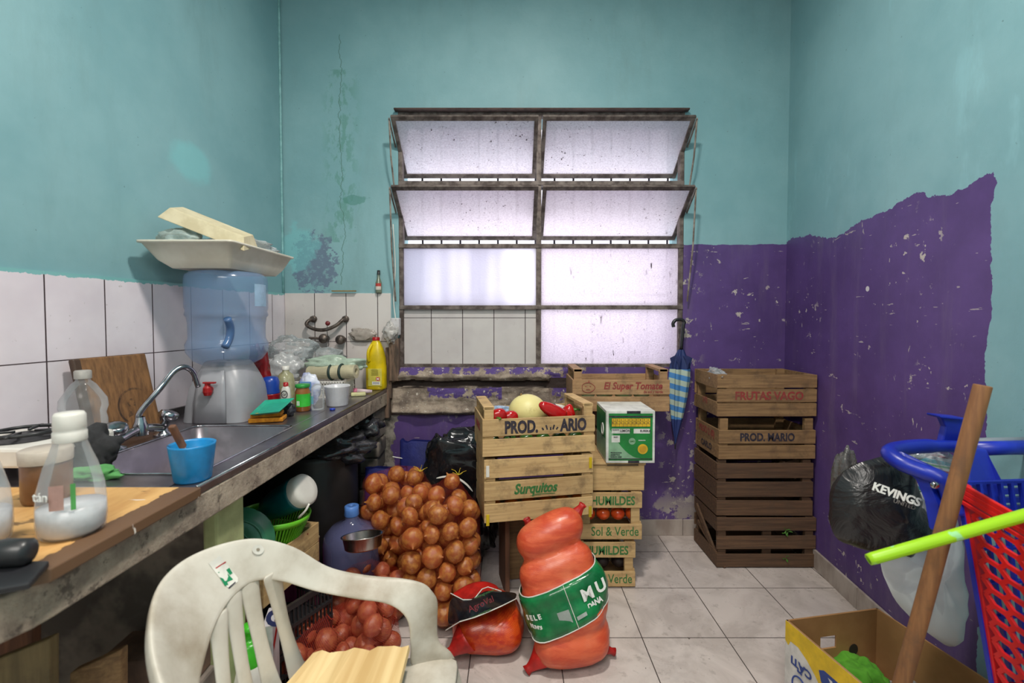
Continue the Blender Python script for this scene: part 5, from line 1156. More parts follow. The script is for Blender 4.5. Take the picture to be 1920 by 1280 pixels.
# stacked basins, strainer, turquoise jug
c = PY(448, 1000, 1.50); t = thing('green_basin', (-.93, 1.52, .40), 'translucent green plastic basin standing on edge next to the pale green pillar', 'basin')
m = film('dark_green_plastic', rgb(52, 124, 92), .85, .35, .05, .1); R_ = Matrix.Rotation(-1.05, 3, 'Y') @ RX(1.0)
pcb = PY(436, 1030, 1.47)
R_ = Vector((.45, -.86, .25)).to_track_quat('Z', 'Y').to_matrix()
ob('basin_shell', MB().lathe([(.001, .0), (.09, 0), (.10, -.008), (.118, -.06), (.124, -.062)], pcb, 36, R_, cap=False), m, t, smooth=True, solid=.003)
b = MB(); pc = pcb
for r in (.05, .088): b.tube([pc+R_ @ Vector((r*math.cos(a), r*math.sin(a), .003)) for a in [i*PI/16 for i in range(32)]], .003, 6, closed=True)
ob('base_rings', b, m, t, smooth=True)
LG = flat('lime_plastic', (104, 190, 40), .35)
top = PY(515, 960, 1.72); t = thing('strainer', (top.x, top.y, top.z-.14), 'lime green slotted plastic strainer basket under the counter', 'strainer')
ax_ = Vector((.10, .05, 1)).normalized(); R_ = ax_.to_track_quat('Z', 'Y').to_matrix(); Rt = .125
def sp(r, z, a): return top+R_ @ Vector((r*math.cos(a), r*math.sin(a), z))
b = MB(); b.grid([[sp(r, z, 2*PI*i/48) for i in range(49)] for r, z in ((Rt, .0), (Rt+.004, -.002), (Rt, -.022), (Rt-.004, -.022), (Rt-.004, 0), (Rt, 0))]); b.grid([[sp(r, z, 2*PI*i/48) for i in range(49)] for r, z in ((.075, -.145), (.07, -.15), (.001, -.15))])
ob('rim', b, LG, t, smooth=True)
b = MB()
for i in range(64): a = 2*PI*i/64; b.bar(sp(Rt-.002, -.018, a), sp(.075, -.147, a), .0052, .003)
ob('ribs', b, LG, t)
tag(t, None, None)
p0 = PY(505, 952, 1.76); p1 = PY(574, 916, 1.72); t = thing('plastic_jug', p0, 'dark turquoise plastic jug with a white base lying in the lime strainer', 'jug')
d = (p1-p0).normalized(); R_ = d.to_track_quat('Z', 'Y').to_matrix(); Lj = (p1-p0).length
ob('jug_body', MB().lathe([(.02, -.04), (.045, 0), (.055, .05), (.062, Lj*.75), (.06, Lj*.82)], p0, 32, R_, cap=False), flat('dark_turquoise', (8, 96, 104), .3), t, smooth=True, solid=.002)
ob('jug_base', MB().lathe([(.061, Lj*.78), (.061, Lj*.97), (.052, Lj*1.02), (.03, Lj*1.03), (0, Lj*1.03)], p0, 32, R_, cap=False), WHITEP, t, smooth=True)
b = MB(); b.tube(spline([PY(560, 970, 1.62), PY(572, 958, 1.61), PY(580, 944, 1.62)], 4), .004, 8); ob('jug_handle', b, WHITEP, t, smooth=True)
# crate with red lettering, magenta carton
t, f_ = crate('pale wooden crate under the counter with upside down red lettering', (-.93, 1.70, .312), math.radians(80), .32, .24, .165, WD_L, 2, 2, .078)
ctext(t, 'IL', INK_R, .085, f_[1]+.025, .24, -.07, -.9, .003)
MAG = flat('magenta_carton', (130, 34, 84), .5)
t = thing('fruit_carton', (-.84, 2.03, 0), 'magenta cardboard carton behind the purple water jug under the counter', 'carton')
b = MB(); bc = Vector((-.965, 1.93, .16))
for (dx, dy, sx, sy) in ((0, -.12, .18, .006), (0, .12, .18, .006), (-.09, 0, .006, .24), (.09, 0, .006, .24)):
    b.box(bc+RZ(.02) @ Vector((dx, dy, 0)), (sx, sy, .30), RZ(.02))
b.box(bc+Vector((0, 0, -.15)), (.18, .24, .006), RZ(.02)); ob('carton_walls', b, MAG, t, bevel=.001)
b = MB()
for (dx, dy, sx, sy) in ((0, -.12, .182, .010), (0, .12, .182, .010), (-.09, 0, .010, .24), (.09, 0, .010, .24)): b.box(bc+RZ(.02) @ Vector((dx, dy, .152)), (sx, sy, .006), RZ(.02))
ob('cut_edge', b, flat('cardboard_edge', (176, 150, 120), .9), t)
# black plastic crates stacked
def pcrate(x, y, z, rz, label):
    t = thing('plastic_crate', (x, y, z), label, 'crate', rz=rz); w, d, h = .36, .26, .15; b = MB()
    BC = BLACKP
    for sx, sy, L_, ax in ((0, -1, w, 'x'), (0, 1, w, 'x'), (-1, 0, d, 'y'), (1, 0, d, 'y')):
        for zz, hh in ((.008, .016), (.07, .012), (h-.01, .02)):
            b.box((sx*w/2, sy*d/2, zz), (w if ax == 'x' else .012, .012 if ax == 'x' else d, hh))
        n = int(L_/.016)
        for i in range(n+1):
            k = -L_/2+L_*i/n; b.box((k if ax == 'x' else sx*w/2, sy*d/2 if ax == 'x' else k, h/2), (.004, .006, h-.01) if ax == 'x' else (.006, .004, h-.01))
    ob('side_lattice', b, BC, t, local=True)
    b = MB(); b.box((0, 0, .004), (w, d, .006)); ob('crate_floor', b, BC, t, local=True); return t
A_ = math.radians(62)
pcrate(-.89, 1.62, .0, A_, 'black slotted plastic crate at floor level behind the chair'); pcrate(-.89, 1.625, .155, A_, 'black slotted plastic crate, topmost of the pair behind the chair')
# spray bottle with lime head, box
c = PY(462, 1235, 1.30)
t = thing('cleaner_bottle', (-.70, 1.36, 0), 'white bottle with a bright green cap seen through the chair slats', 'bottle')
bc = PY(468, 1240, 1.33)
GH = flat('bright_green_cap', (70, 196, 40), .3)
zb_ = bc.z
ob('bottle_body', MB().lathe([(0, .003), (.05, .003), (.055, .012), (.055, zb_-.03), (.04, zb_), (.033, zb_+.005)], (bc.x, bc.y, 0), 28, cap=False), WHITEP, t, smooth=True)
ob('cap', MB().lathe([(.040, zb_-.002), (.042, zb_+.03), (.036, zb_+.034), (.038, zb_+.06), (.022, zb_+.066), (.012, zb_+.07), (.012, zb_+.088), (.02, zb_+.096), (.021, zb_+.106), (.014, zb_+.114), (0, zb_+.115)], (bc.x, bc.y, 0), 28, cap=False), GH, t, smooth=True)
t = thing('printed_box', (-.68, 1.50, 0), 'white printed box with blue lettering standing behind the green capped bottle', 'box')
b = MB(); bb = PY(508, 1190, 1.42); b.box((bb.x, bb.y, (bb.z+.06)/2), (.03, .10, bb.z+.06), RZ(.3)); ob('box_body', b, flat('white_box', (206, 200, 204), .5), t, bevel=.002)
P = PY(496, 1168, 1.36); text('lettering', 'C', INK_B, t, P, (.85, .1, -.25), (.1, -1, .1), .06, bold=.004); 
b = MB(); b.box((bb.x+.018, bb.y-.01, bb.z+.0), (.002, .06, .03), RZ(.3) @ RX(.5)); ob('red_flash', b, RED, t)
t = thing('brown_bottle', (-.74, 1.50, 0), 'brown glazed pot behind the chair slats below the counter', 'pot')
bb = PY(452, 1140, 1.46); ob('pot_body', MB().lathe([(0, .003), (.05, .003), (.06, .02), (.06, bb.z-.02), (.05, bb.z+.03), (0, bb.z+.035)], (bb.x, bb.y, 0), 28, cap=False), flat('brown_pot', (84, 50, 34), .3), t, smooth=True)
# purple water jug and steel bowl
jc = Vector((-.745, 2.04, 0)); jt = PY(655, 952, 2.03)
jx = jt.x; jy = 2.06; H_ = jt.z
t = thing('water_jug', (jx, jy, 0), 'upright purple blue water jug with light blue cap on the floor beside the onions', 'water jug')
m = Mt('purple_jug_plastic', .14, 0, .6); m.col(rgb(92, 94, 130)); m.alpha(.74); 
ob('jug_body', MB().lathe([(0, .004), (.11, .004), (.125, .02), (.125, H_-.17), (.120, H_-.13), (.09, H_-.095), (.045, H_-.078), (.03, H_-.06), (.028, H_-.02)], (jx, jy, 0), 40, cap=False), m.m, t, smooth=True)
ob('cap', MB().lathe([(.031, H_-.045), (.033, H_-.04), (.031, H_-.02), (.031, H_-.002), (.027, H_), (.010, H_), (.008, H_-.008), (0, H_-.008)], (jx, jy, 0), 28, cap=False), flat('light_blue_cap', (88, 134, 208), .35), t, smooth=True)
bp = PY(681, 1028, 1.80); ax_ = Vector((-.08, .22, 1)).normalized(); R_ = ax_.to_track_quat('Z', 'Y').to_matrix()
t = thing('steel_bowl', bp, 'shallow stainless steel bowl tilted on top of the low onion sack', 'bowl')
ob('bowl_shell', MB().lathe([(0, 0), (.062, 0), (.07, .006), (.078, .048), (.084, .050), (.084, .053), (.076, .051), (.068, .008), (0, .003)], bp, 36, R_, cap=False), plain('brushed_steel', rgb(186, 180, 176), rgb(150, 146, 142), 9, .25, 1), t, smooth=True)
# near compartment: planks, tins, brick rubble
for P, lb, mt in (([(-70, 1262, .84), (92, 1197, .90)], 'olive tinted plank standing in the lower left corner under the counter', wood('olive_plank', (132, 112, 76), (104, 88, 58), 'z')),
        ([(130, 1262, .98), (226, 1218, 1.02)], 'worn tan plank standing under the counter left of the chair back', WD_M), ([(-40, 1190, .97), (60, 1150, 1.02)], 'dark reddish plank at the back of the near compartment under the counter', WD_V)):
    A, B = PY(*P[0]), PY(*P[1]); b = MB(); b.slab([Vector((A.x, A.y-.02, .003)), Vector((B.x, B.y-.02, .003)), B, A], (0, 1, 0), .022); o = ob('wooden_plank', b, mt, bevel=.003); tag(o, lb, 'plank')
# dark grating, brick
b = MB(); b.box((-.93, 1.18, .40), (.22, .12, .09), RZ(.05)); o = ob('brick', b, plain('hollow_brick', rgb(128, 98, 80), rgb(96, 76, 66), 12, .9, bump=.6), bevel=.006); tag(o, 'chipped brick standing against the cement support under the counter', 'brick')
b = MB(); b.box((-.93, 1.18, .178), (.24, .12, .355)); o = ob('masonry_stump', b, MGRIM, bevel=.008); tag(o, 'low grey masonry stump under the chipped brick', 'masonry')
t = thing('paper_stack', (-.92, 1.2, .44), 'grey striped paper packet tucked under the counter by the support wall', 'packet')
b = MB(); b.box((-.895, 1.19, .50), (.07, .07, .10), RY(.2)); ob('packet_body', b, plain('striped_paper', rgb(170, 166, 160), rgb(110, 106, 104), 8, .7, st=(9, 1, 1)), t, bevel=.003)
# ================================================================ chair
CW = plain('grimy_white_chair_plastic', rgb(208, 202, 190), rgb(142, 126, 104), 4.5, .42, bump=.06, bscale=40, lo=.36, hi=.78, det=7)
t = thing('plastic_chair', (-.38, .94, 0), 'grimy white plastic armchair in the foreground with slotted back', 'chair')
near = [(-.12, .66, .02), (-.19, .665, .20), (-.25, .67, .40), (-.262, .675, .54), (-.31, .685, .60), (-.42, .69, .63), (-.51, .70, .66), (-.58, .735, .715)]
rim = [(-.635, .79, .765), (-.675, .87, .795), (-.668, .96, .803), (-.605, 1.045, .792), (-.535, 1.10, .745)]
far = [(-.465, 1.14, .672), (-.375, 1.165, .636), (-.285, 1.175, .622), (-.225, 1.178, .603), (-.208, 1.172, .56), (-.205, 1.165, .46), (-.16, 1.17, .40), (-.12, 1.185, .20), (-.09, 1.20, .02)]
TOP = near+rim+far
# inner edge (slot side): offset from the ridge
IN = [(-.17, .69, .02), (-.235, .69, .20), (-.30, .695, .40), (-.315, .70, .52), (-.345, .72, .575), (-.43, .735, .60), (-.52, .76, .61), (-.56, .80, .63)] + \
     [(-.575, .835, .655), (-.592, .90, .690), (-.596, .965, .705), (-.582, 1.02, .705), (-.54, 1.055, .685)] + \
     [(-.475, 1.09, .640), (-.385, 1.115, .605), (-.325, 1.125, .590), (-.285, 1.13, .568), (-.262, 1.135, .53), (-.258, 1.14, .46), (-.255, 1.15, .40), (-.18, 1.165, .20), (-.14, 1.18, .02)]
OUT = []
cxy = Vector((-.38, .93))
for i, p in enumerate(TOP):
    p = Vector(p); d = Vector((p.x, p.y))-cxy
    if 3 <= i <= len(TOP)-6:
        dd = Vector((0, 1 if p.y > .93 else -1)) if (i < 7 or i > 12) else d.normalized()
        dd = dd.normalized(); OUT.append((p.x+dd.x*.008, p.y+dd.y*.008, p.z-.028))
    else:
        OUT.append((p.x+.012, p.y+(.012 if p.y > .93 else -.012), p.z))
A_s, B_s, C_s = spline(OUT, 5), spline(TOP, 5), spline(IN, 5)
rows = []
for a_, p, c_ in zip(A_s, B_s, C_s):
    dn_ = (c_-p); r = [a_, a_.lerp(p, .7)+Vector((0, 0, .004)), p, p+dn_*.12+Vector((0, 0, .001))]
    bulge = .0
    for k in (.35, .6, .85, 1.0): r.append(p+dn_*k)
    rows.append(r)
b = MB(); b.grid(rows); ob('arm_and_back_frame', b, CW, t, smooth=True, solid=.006, subs=1)
# slats of the back
bt_ = [((-.588, .872, .685), (-.50, .80, .42)), ((-.597, .935, .715), (-.52, .885, .42)), ((-.594, .992, .722), (-.53, .965, .42)), ((-.572, 1.030, .715), (-.535, 1.035, .42)), ((-.555, 1.050, .700), (-.53, 1.095, .42))]
bars = [((-.584, .865, .676), (-.495, .745, .42), .030), ((-.597, .918, .70), (-.512, .835, .42), .046), ((-.599, .968, .712), (-.525, .925, .42), .048), ((-.590, 1.012, .722), (-.53, 1.015, .42), .047), ((-.556, 1.050, .712), (-.52, 1.10, .42), .046)]
for (p, q_, w_) in bars[1:]:
    p = Vector(p); q_ = Vector(q_); rows = []
    side = Vector((.12, .99, 0)) if p.y < 1.0 else Vector((.35, .93, 0)); mid = (p+q_)/2+Vector((-.012, 0, 0))
    for j in range(9):
        k = j/8; c_ = p*(1-k)**2+mid*2*k*(1-k)+q_*k*k; ww = w_*(1.25-.5*math.sin(PI*min(1, k*1.0))**.7 if k < .5 else .75+.5*((k-.5)*2)**2)
        rows.append([c_-side*ww/2-Vector((.003, 0, 0)), c_-side*ww*.25, c_+side*ww*.25, c_+side*ww/2-Vector((.003, 0, 0))])
    b = MB(); b.grid(rows); ob('back_slat', b, CW, t, smooth=True, solid=.006, subs=1)
# seat
rows = []
for i in range(9):
    k = i/8; x = -.535+k*.40; hw = .215+.03*k; r = []
    for j in range(9):
        s_ = -1+j/4; r.append((x, .93+.01*k+s_*hw, .425-.018*(1-s_*s_)-.012*math.sin(PI*k)-(.02 if i == 8 else 0)+(.012 if i == 0 else 0)))
    rows.append(r)
b = MB(); b.grid(rows); ob('seat', b, CW, t, smooth=True, solid=.006, subs=1)
for sy in (-1, 1):
    rows = []
    for z, w_ in ((.42, .07), (.30, .055), (.15, .045), (.01, .04)):
        x = -.50-.10*(1-z/.42); y = .93+sy*(.185+.03*(1-z/.42)); rows.append([(x-w_/2, y-sy*w_/2, z), (x-w_*.4, y+sy*w_*.4, z), (x+w_/2, y+sy*w_/2, z)])
    b = MB(); b.grid(rows); ob('leg', b, CW, t, smooth=True, solid=.006, subs=1)
# sticker and button on the back
def onb(px, py, X0): # point on back panel plane near world distance
    r = ray(px, py); return Vector((0, 0, CH))+r*X0
def quadp(pts, mat, name, dd): 
    b = MB(); b.add([onb(px, py, s) for px, py, s in pts], [tuple(range(len(pts)))]); return ob(name, b, mat, t, solid=.0006)
tree = None
import mathutils.bvhtree as bvt
def build_tree():
    dg = bpy.context.evaluated_depsgraph_get(); vs, fs = [], []
    for ch in t.children:
        if ch.name.startswith('arm_and'):
            me = ch.evaluated_get(dg).to_mesh(); mw = ch.matrix_world; n = len(vs); vs += [mw @ v.co for v in me.vertices]; fs += [tuple(i+n for i in p.vertices) for p in me.polygons]
    return bvt.BVHTree.FromPolygons(vs, fs)
bpy.context.view_layer.update(); tree = build_tree()
def on(px, py, off=.001):
    r = ray(px, py).normalized(); h = tree.ray_cast(Vector((0, 0, CH)), r)
    if h[0] is None: return Vector((0, 0, CH))+r*1.1
    return h[0]-r*off
def decal(poly, mat, name, off=.001):
    P = [on(px, py, off) for px, py in poly]; b = MB(); b.add(P, [tuple(range(len(P)))]); return ob(name, b, mat, t, solid=.0004)
decal([(391, 1056), (412, 1041), (446, 1083), (446, 1090), (430, 1103), (424, 1098)], flat('sticker_white', (232, 228, 218), .4), 'sticker', .0012)
for q_ in ([(404, 1064), (423, 1052), (424, 1054), (405, 1066)],): decal(q_, RED, 'sticker_line', .002)
for q_ in ([(408, 1073), (420, 1067), (437, 1086), (424, 1092), (428, 1080)], [(412, 1082), (424, 1086), (428, 1096), (422, 1098)], [(424, 1068), (430, 1064), (436, 1074), (431, 1078)]): decal(q_, flat('sticker_green', (30, 140, 90), .4), 'sticker_print', .002)
decal([(428, 1101), (441, 1090), (442, 1092), (430, 1103)], INK_K, 'sticker_line', .002)
decal([(484+11*math.cos(a), 1030+9.5*math.sin(a)) for a in [i*PI/10 for i in range(20)]], flat('button_white', (226, 222, 212), .4), 'round_boss', .003)
decal([(484+3.4*math.cos(a), 1030+3*math.sin(a)) for a in [i*PI/6 for i in range(12)]], flat('button_dark', (150, 138, 120), .4), 'boss_centre', .004)
# boards on the seat
t = thing('wooden_board', (-.38, .98, .43), 'pale ribbed wooden board lying on the seat of the white chair', 'board')
m = Mt('pale_board', .6); w_ = ((m.x*1+m.y*.12)*22); f_ = m.noise(3, 3, .5, (9, .3, 1)); m.col(m.mix(f_.ss(.35, .65), rgb(232, 204, 150), rgb(204, 168, 112))); m.bump(f_, .5, .004)
A = PZ(588, 1228, .475); Bq = PZ(768, 1213, .475); Cq = Vector((-.245, .82, .470)); Dq = Vector((-.545, .84, .470)); b = MB(); n = 12; up_r, lo_r = [], []
for i in range(n+1):
    k = i/n; z_ = .004*math.sin(k*19); p = A.lerp(Bq, k)+Vector((0, .004*math.sin(k*31), z_)); q_ = Dq.lerp(Cq, k)+Vector((0, 0, z_)); up_r.append(p); lo_r.append(q_)
b.grid([lo_r, [a_.lerp(c_, .5) for a_, c_ in zip(lo_r, up_r)], up_r]); ob('board_panel', b, m.m, t, smooth=False, solid=.012)
# ================================================================ banana carton
BXA = Vector((.956, 1.568, 0)); bu = Vector((.985, .175, 0)).normalized(); bv = Vector((.175, -.985, 0)).normalized(); BW, BL, BH = .375, .47, .25
t = thing('banana_carton', BXA+bu*BW/2+bv*BL/2, 'open yellow and white banana carton on the floor with upside down print', 'carton')
CB = plain('brown_cardboard', rgb(168, 124, 78), rgb(148, 106, 64), 5, .8, bump=.1)
def wallp(P0, d, L_, nrm, mat, name, th=.006, holes=()):
    """cardboard wall with real openings cut as a grid of cells"""
    xs = sorted(set([0, L_]+[v for h in holes for v in (h[0], h[1])])); zs_ = sorted(set([0.004, BH]+[v for h in holes for v in (h[2], h[3])]))
    b = MB()
    for i in range(len(xs)-1):
        for j in range(len(zs_)-1):
            cx_, cz_ = (xs[i]+xs[i+1])/2, (zs_[j]+zs_[j+1])/2
            if any(h[0] < cx_ < h[1] and h[2] < cz_ < h[3] for h in holes): continue
            b.slab([P0+d*xs[i]+Vector((0, 0, zs_[j])), P0+d*xs[i+1]+Vector((0, 0, zs_[j])), P0+d*xs[i+1]+Vector((0, 0, zs_[j+1])), P0+d*xs[i]+Vector((0, 0, zs_[j+1]))], nrm, th)
    return ob(name, b, mat, t)
wallp(BXA, bu, BW, bv, CB, 'back_wall', holes=((.135, .20, .13, .175),))
wallp(BXA+bu*BW, bv, BL, -bu, CB, 'side_wall'); wallp(BXA, bv, BL, bu, CB, 'side_wall'); wallp(BXA+bv*BL, bu, BW, -bv, CB, 'near_wall')
b = MB(); b.slab([BXA+Vector((0, 0, .002)), BXA+bu*BW+Vector((0, 0, .002)), BXA+bu*BW+bv*BL+Vector((0, 0, .002)), BXA+bv*BL+Vector((0, 0, .002))], (0, 0, 1), .006); ob('carton_floor', b, CB, t)
b = MB(); pc = BXA+bu*.27+bv*.0085+Vector((0, 0, .115)); b.slab([pc+bu*.018*math.cos(a)+Vector((0, 0, .021*math.sin(a))) for a in [i*PI/10 for i in range(20)]], bv, .001); ob('round_hole_disc', b, plain('hole_shade', rgb(40, 28, 22), None, rough=.9), t)  # flat dark disc: the shade inside the hole is put into its colour
nb = -bu
def bd(pts, mat, name, k=1): # on the outer left face: u along bv, v up (0..1)
    b = MB(); b.slab([BXA+bv*(BL*u_)+nb*(.0006*k)+Vector((0, 0, BH*v_)) for u_, v_ in pts], nb, .0005); return ob(name, b, mat, t)
WHC = flat('carton_print_white', (214, 210, 206), .6); YLC = flat('carton_print_yellow', (226, 186, 30), .55); BLC = flat('carton_print_blue', (32, 62, 140), .5)
bd([(0, .01), (1, .01), (1, 1), (0, 1)], WHC, 'white_print')
bd([(0, 1), (0, .72), (.03, .68), (.05, .76), (.12, .77), (.2, .70), (.27, .60), (.31, .52), (.34, .60), (.6, .60), (1, .60), (1, 1)], YLC, 'yellow_print', 2)
bd([(.30+.02+.02*math.cos(a)*0, .0) for a in ()] or [(.30, .72), (.34, .77), (1, .80), (1, .50), (.40, .50), (.32, .60)], BLC, 'blue_print', 3)
def bt2(s, u_, v_, size, mat, sx=1, bold=.001): # upside down lettering
    text('lettering', s, mat, t, BXA+bv*(BL*u_)+nb*.003+Vector((0, 0, BH*v_)), -bv, nb, size, .0003, sx, bold)
def bt3(s, u_, v_, size, mat, sx=1, bold=.001):
    x = -Vector(bv); z = Vector(nb); P = BXA+bv*(BL*u_)+nb*.003+Vector((0, 0, BH*v_))
    # rotated half a turn: x runs backwards and up runs down
    cu_ = text('lettering', s, mat, t, P, -x if False else x, z, size, .0003, sx, bold); return cu_
def usd(s, u_, v_, size, mat, sx=1, bold=.001):
    cu = bpy.data.curves.new('lettering', 'FONT'); cu.body = s; cu.size = size; cu.extrude = .0003; cu.offset = bold; cu.resolution_u = 3
    tt = bpy.data.objects.new('t', cu); COL.objects.link(tt); me = bpy.data.meshes.new_from_object(tt.evaluated_get(bpy.context.evaluated_depsgraph_get())); bpy.data.objects.remove(tt)
    x = Vector(-bv); z = Vector(nb); y = z.cross(x); P = BXA+bv*(BL*u_)+nb*.0028+Vector((0, 0, BH*v_))
    me.transform(Matrix(((x.x*sx, y.x, z.x, P.x), (x.y*sx, y.y, z.y, P.y), (x.z*sx, y.z, z.z, P.z), (0, 0, 0, 1)))); me.materials.clear(); me.materials.append(mat); ob('lettering', me, mat, t)
usd('COSTAR', .92, .72, .052, WHC, 1.25, .002); usd('CATI', .245, .58, .036, BLC, 1.1, .0012)
b = MB(); pc = BXA+bv*(BL*.14)+nb*.003+Vector((0, 0, BH*.24)); b.tube([pc+bv*.030*math.cos(a)+Vector((0, 0, .034*math.sin(a))) for a in [i*PI/14 for i in range(28)]], .0025, 6, closed=True); b.slab([pc+bv*x+Vector((0, 0, z)) for x, z in ((-.01, .05), (.012, .05), (.008, .062), (0, .056), (-.008, .062))], nb, .0006); ob('round_emblem', b, BLC, t)
b = MB(); pc = BXA+bv*(BL*.37)+nb*.0022+Vector((0, 0, BH*.44)); b.slab([pc+bv*.016*math.cos(a)+Vector((0, 0, .016*math.sin(a))) for a in [i*PI/10 for i in range(20)]], nb, .0006); ob('round_hole_disc', b, flat('hole_brown', (110, 84, 62), .9), t)
c = BXA+bu*.20+bv*.16
def onf(px, py, z): p = PZ(px, py, z); return p
cl = PZ(1612, 1252, .11)
o = crumple('green_cloth', (cl.x, cl.y, .065), (.075, .085, .055), plain('grass_green_cloth', rgb(92, 162, 44), rgb(70, 134, 30), 8, .95, bump=.6, bscale=90), 101, .38, 1.3, 60, 40, flatb=.009); tag(o, 'crumpled bright green cloth inside the banana carton', 'cloth')
o = crumple('plastic_bag', (cl.x+.16, cl.y-.07, .05), (.07, .08, .04), CLEAR, 102, .4, 1.5, flatb=.009); tag(o, 'clear crumpled plastic in the banana carton behind the wooden pole', 'bag')
# ================================================================ wooden pole and green broom stick
a = PY(1843, 722, 1.03); b_ = PY(1690, 1280, 1.08); d = (b_-a).normalized(); k = a.z/(-d.z); foot = a+d*(k-.004)
o = ob('wooden_pole', MB().tube([foot, a.lerp(foot, .5)+Vector((.002, 0, 0)), a], [.0175, .0175, .0165], 20), wood('pole_wood', (160, 110, 66), (122, 80, 48), 'z'), smooth=True, bevel=.002); tag(o, 'thick round wooden pole leaning beside the red cart and the banana carton', 'pole')
a = PY(1628, 1049, 1.0); c = PY(1920, 966, .955); d = (c-a).normalized(); e = a+d*.66
t = thing('broom_handle', a, 'lime green broom stick with a hollow end crossing in front of the cart', 'broom')
m = Mt('lime_stick', .4); m.col(m.mix(m.noise(16, 3).ss(.60, .64)*.7, m.mix(m.noise(5, 2), rgb(162, 214, 24), rgb(148, 198, 20)), rgb(150, 214, 170)))
b = MB(); 
x = d.cross(Vector((0, 0, 1))).normalized(); y = x.cross(d)
def rg(P, r): return [P+(x*math.cos(q_)+y*math.sin(q_))*r for q_ in [2*PI*i/20 for i in range(21)]]
b.grid([rg(a+d*.05, .007), rg(a, .0085), rg(a-d*.0, .0115), rg(a+d*.012, .0125), rg(e, .0125), rg(e, .001)]); ob('stick', b, m.m, t, smooth=True)
# ================================================================ shopping cart
t = thing('shopping_cart', (1.22, .85, 0), 'shopping cart with red lattice basket and blue handle frame at the right edge', 'shopping cart')
RC = plain('red_cart_plastic', rgb(206, 26, 24), rgb(180, 18, 20), 4, .35); BC = plain('blue_cart_plastic', rgb(26, 48, 178), rgb(18, 34, 140), 4, .35)
TL, TR, BL_, BR_ = PY(1796, 905, 1.10), PY(1935, 985, .95), PY(1862, 1290, 1.03), PY(2000, 1400, .89)
TR = TL+(TR-TL)*2.2; BR_ = BL_+(BR_-BL_)*2.0
def bil(u_, v_): return (TL*(1-u_)+TR*u_)*(1-v_)+(BL_*(1-u_)+BR_*u_)*v_
nrm = (TR-TL).cross(BL_-TL).normalized()
b = MB(); Wd = (TR-TL).length; Hd = (BL_-TL).length
def hexedges(nx, ny, w_, h_):
    E = set()
    for i in range(-1, nx+1):
        for j in range(-1, ny+1):
            cx_ = i*1.0+(.5 if j % 2 else 0); cy_ = j*.80
            pts = [(cx_+.5, cy_-.26), (cx_+.5, cy_+.26), (cx_, cy_+.54), (cx_-.5, cy_+.26), (cx_-.5, cy_-.26), (cx_, cy_-.54)]
            for k_ in range(6):
                p, q_ = pts[k_], pts[(k_+1) % 6]; E.add(tuple(sorted([(round(p[0], 3), round(p[1], 3)), (round(q_[0], 3), round(q_[1], 3))])))
    return E
nx, ny = 12, 7
for p, q_ in hexedges(nx, ny, 1, 1):
    def cv(P): return (.035+(P[1])/(ny*.80)*.95, .10+P[0]/nx*.9)
    (u1, v1), (u2, v2) = cv(p), cv(q_)
    if min(u1, u2) < .02 or max(u1, u2) > 1 or min(v1, v2) < .07 or max(v1, v2) > 1: continue
    b.bar(bil(u1, v1), bil(u2, v2), .0095, .007, up=nrm)
ob('basket_lattice', b, RC, t)
b = MB()
for v0 in (.0, .028, .056): b.bar(bil(0, v0), bil(1, v0), .012, .009, up=nrm)
b.slab([bil(0, .0), bil(0, 1), bil(.045, 1), bil(.045, .0)], nrm, .02); b.bar(bil(0, .09), bil(1, .09), .01, .012, up=nrm); ob('basket_rim', b, RC, t, bevel=.002)
# end panel and inner blue parts
E0, E1 = TL+Vector((.30, .02, .0)), BL_+Vector((.26, .02, 0))
b = MB(); 
for i in range(12): k = i/11; b.bar(TL.lerp(E0, k), BL_.lerp(E1, k), .006, .01, up=(0, 1, 0))
for i in range(7): k = i/6; b.bar(TL.lerp(BL_, k), E0.lerp(E1, k), .006, .010, up=(0, 1, 0))
ob('front_grid', b, BC, t)
far_ = Vector((.22, .0, .02))
b = MB()
for i in range(10): k = i/9; b.bar(bil(.02+k*.95, .03)+far_, bil(.02+k*.95, .98)+far_, .008, .008, up=nrm)
for i in range(9): k = i/8; b.bar(bil(.02, .03+k*.94)+far_, bil(.97, .03+k*.94)+far_, .008, .008, up=nrm)
ob('far_lattice', b, BC, t)
b = MB(); b.slab([bil(0, .99), bil(1, .99), bil(1, .99)+Vector((.24, .0, 0)), bil(0, .99)+Vector((.24, 0, 0))], (0, 0, 1), .01); ob('basket_floor', b, RC, t)
# blue handle frame
b = MB(); H0 = spline([PY(1930, 842, 1.30), PY(1830, 838, 1.29), PY(1740, 836, 1.27), PY(1690, 840, 1.25), PY(1668, 849, 1.22), PY(1690, 868, 1.18), PY(1730, 884, 1.15), PY(1768, 900, 1.12), PY(1784, 935, 1.11), PY(1790, 965, 1.10)], 6)
b.tube(H0, [.017]*12+[.020]*(len(H0)-12), 12); ob('handle_frame', b, BC, t, smooth=True)
b = MB(); P4 = [PY(1690, 845, 1.205), PY(1792, 893, 1.115), PY(1802, 960, 1.115), PY(1764, 1000, 1.11), PY(1755, 945, 1.12), PY(1738, 905, 1.14), PY(1698, 872, 1.18)]; b.slab(P4, (-.4, .9, 0), .025); ob('handle_bracket', b, BC, t, bevel=.006)
b = MB(); b.lathe([(.009, 0), (.009, .004), (.006, .007), (0, .007)], PY(1752, 909, 1.108), 14, Vector((-.3, -.95, 0)).to_track_quat('Z', 'Y').to_matrix(), cap=False); ob('rivet', b, CHROME, t, smooth=True)
b = MB(); b.tube([PY(1826, 841, 1.24), PY(1930, 838, 1.24)], .019, 14); ob('handle_bar', b, BC, t, smooth=True)
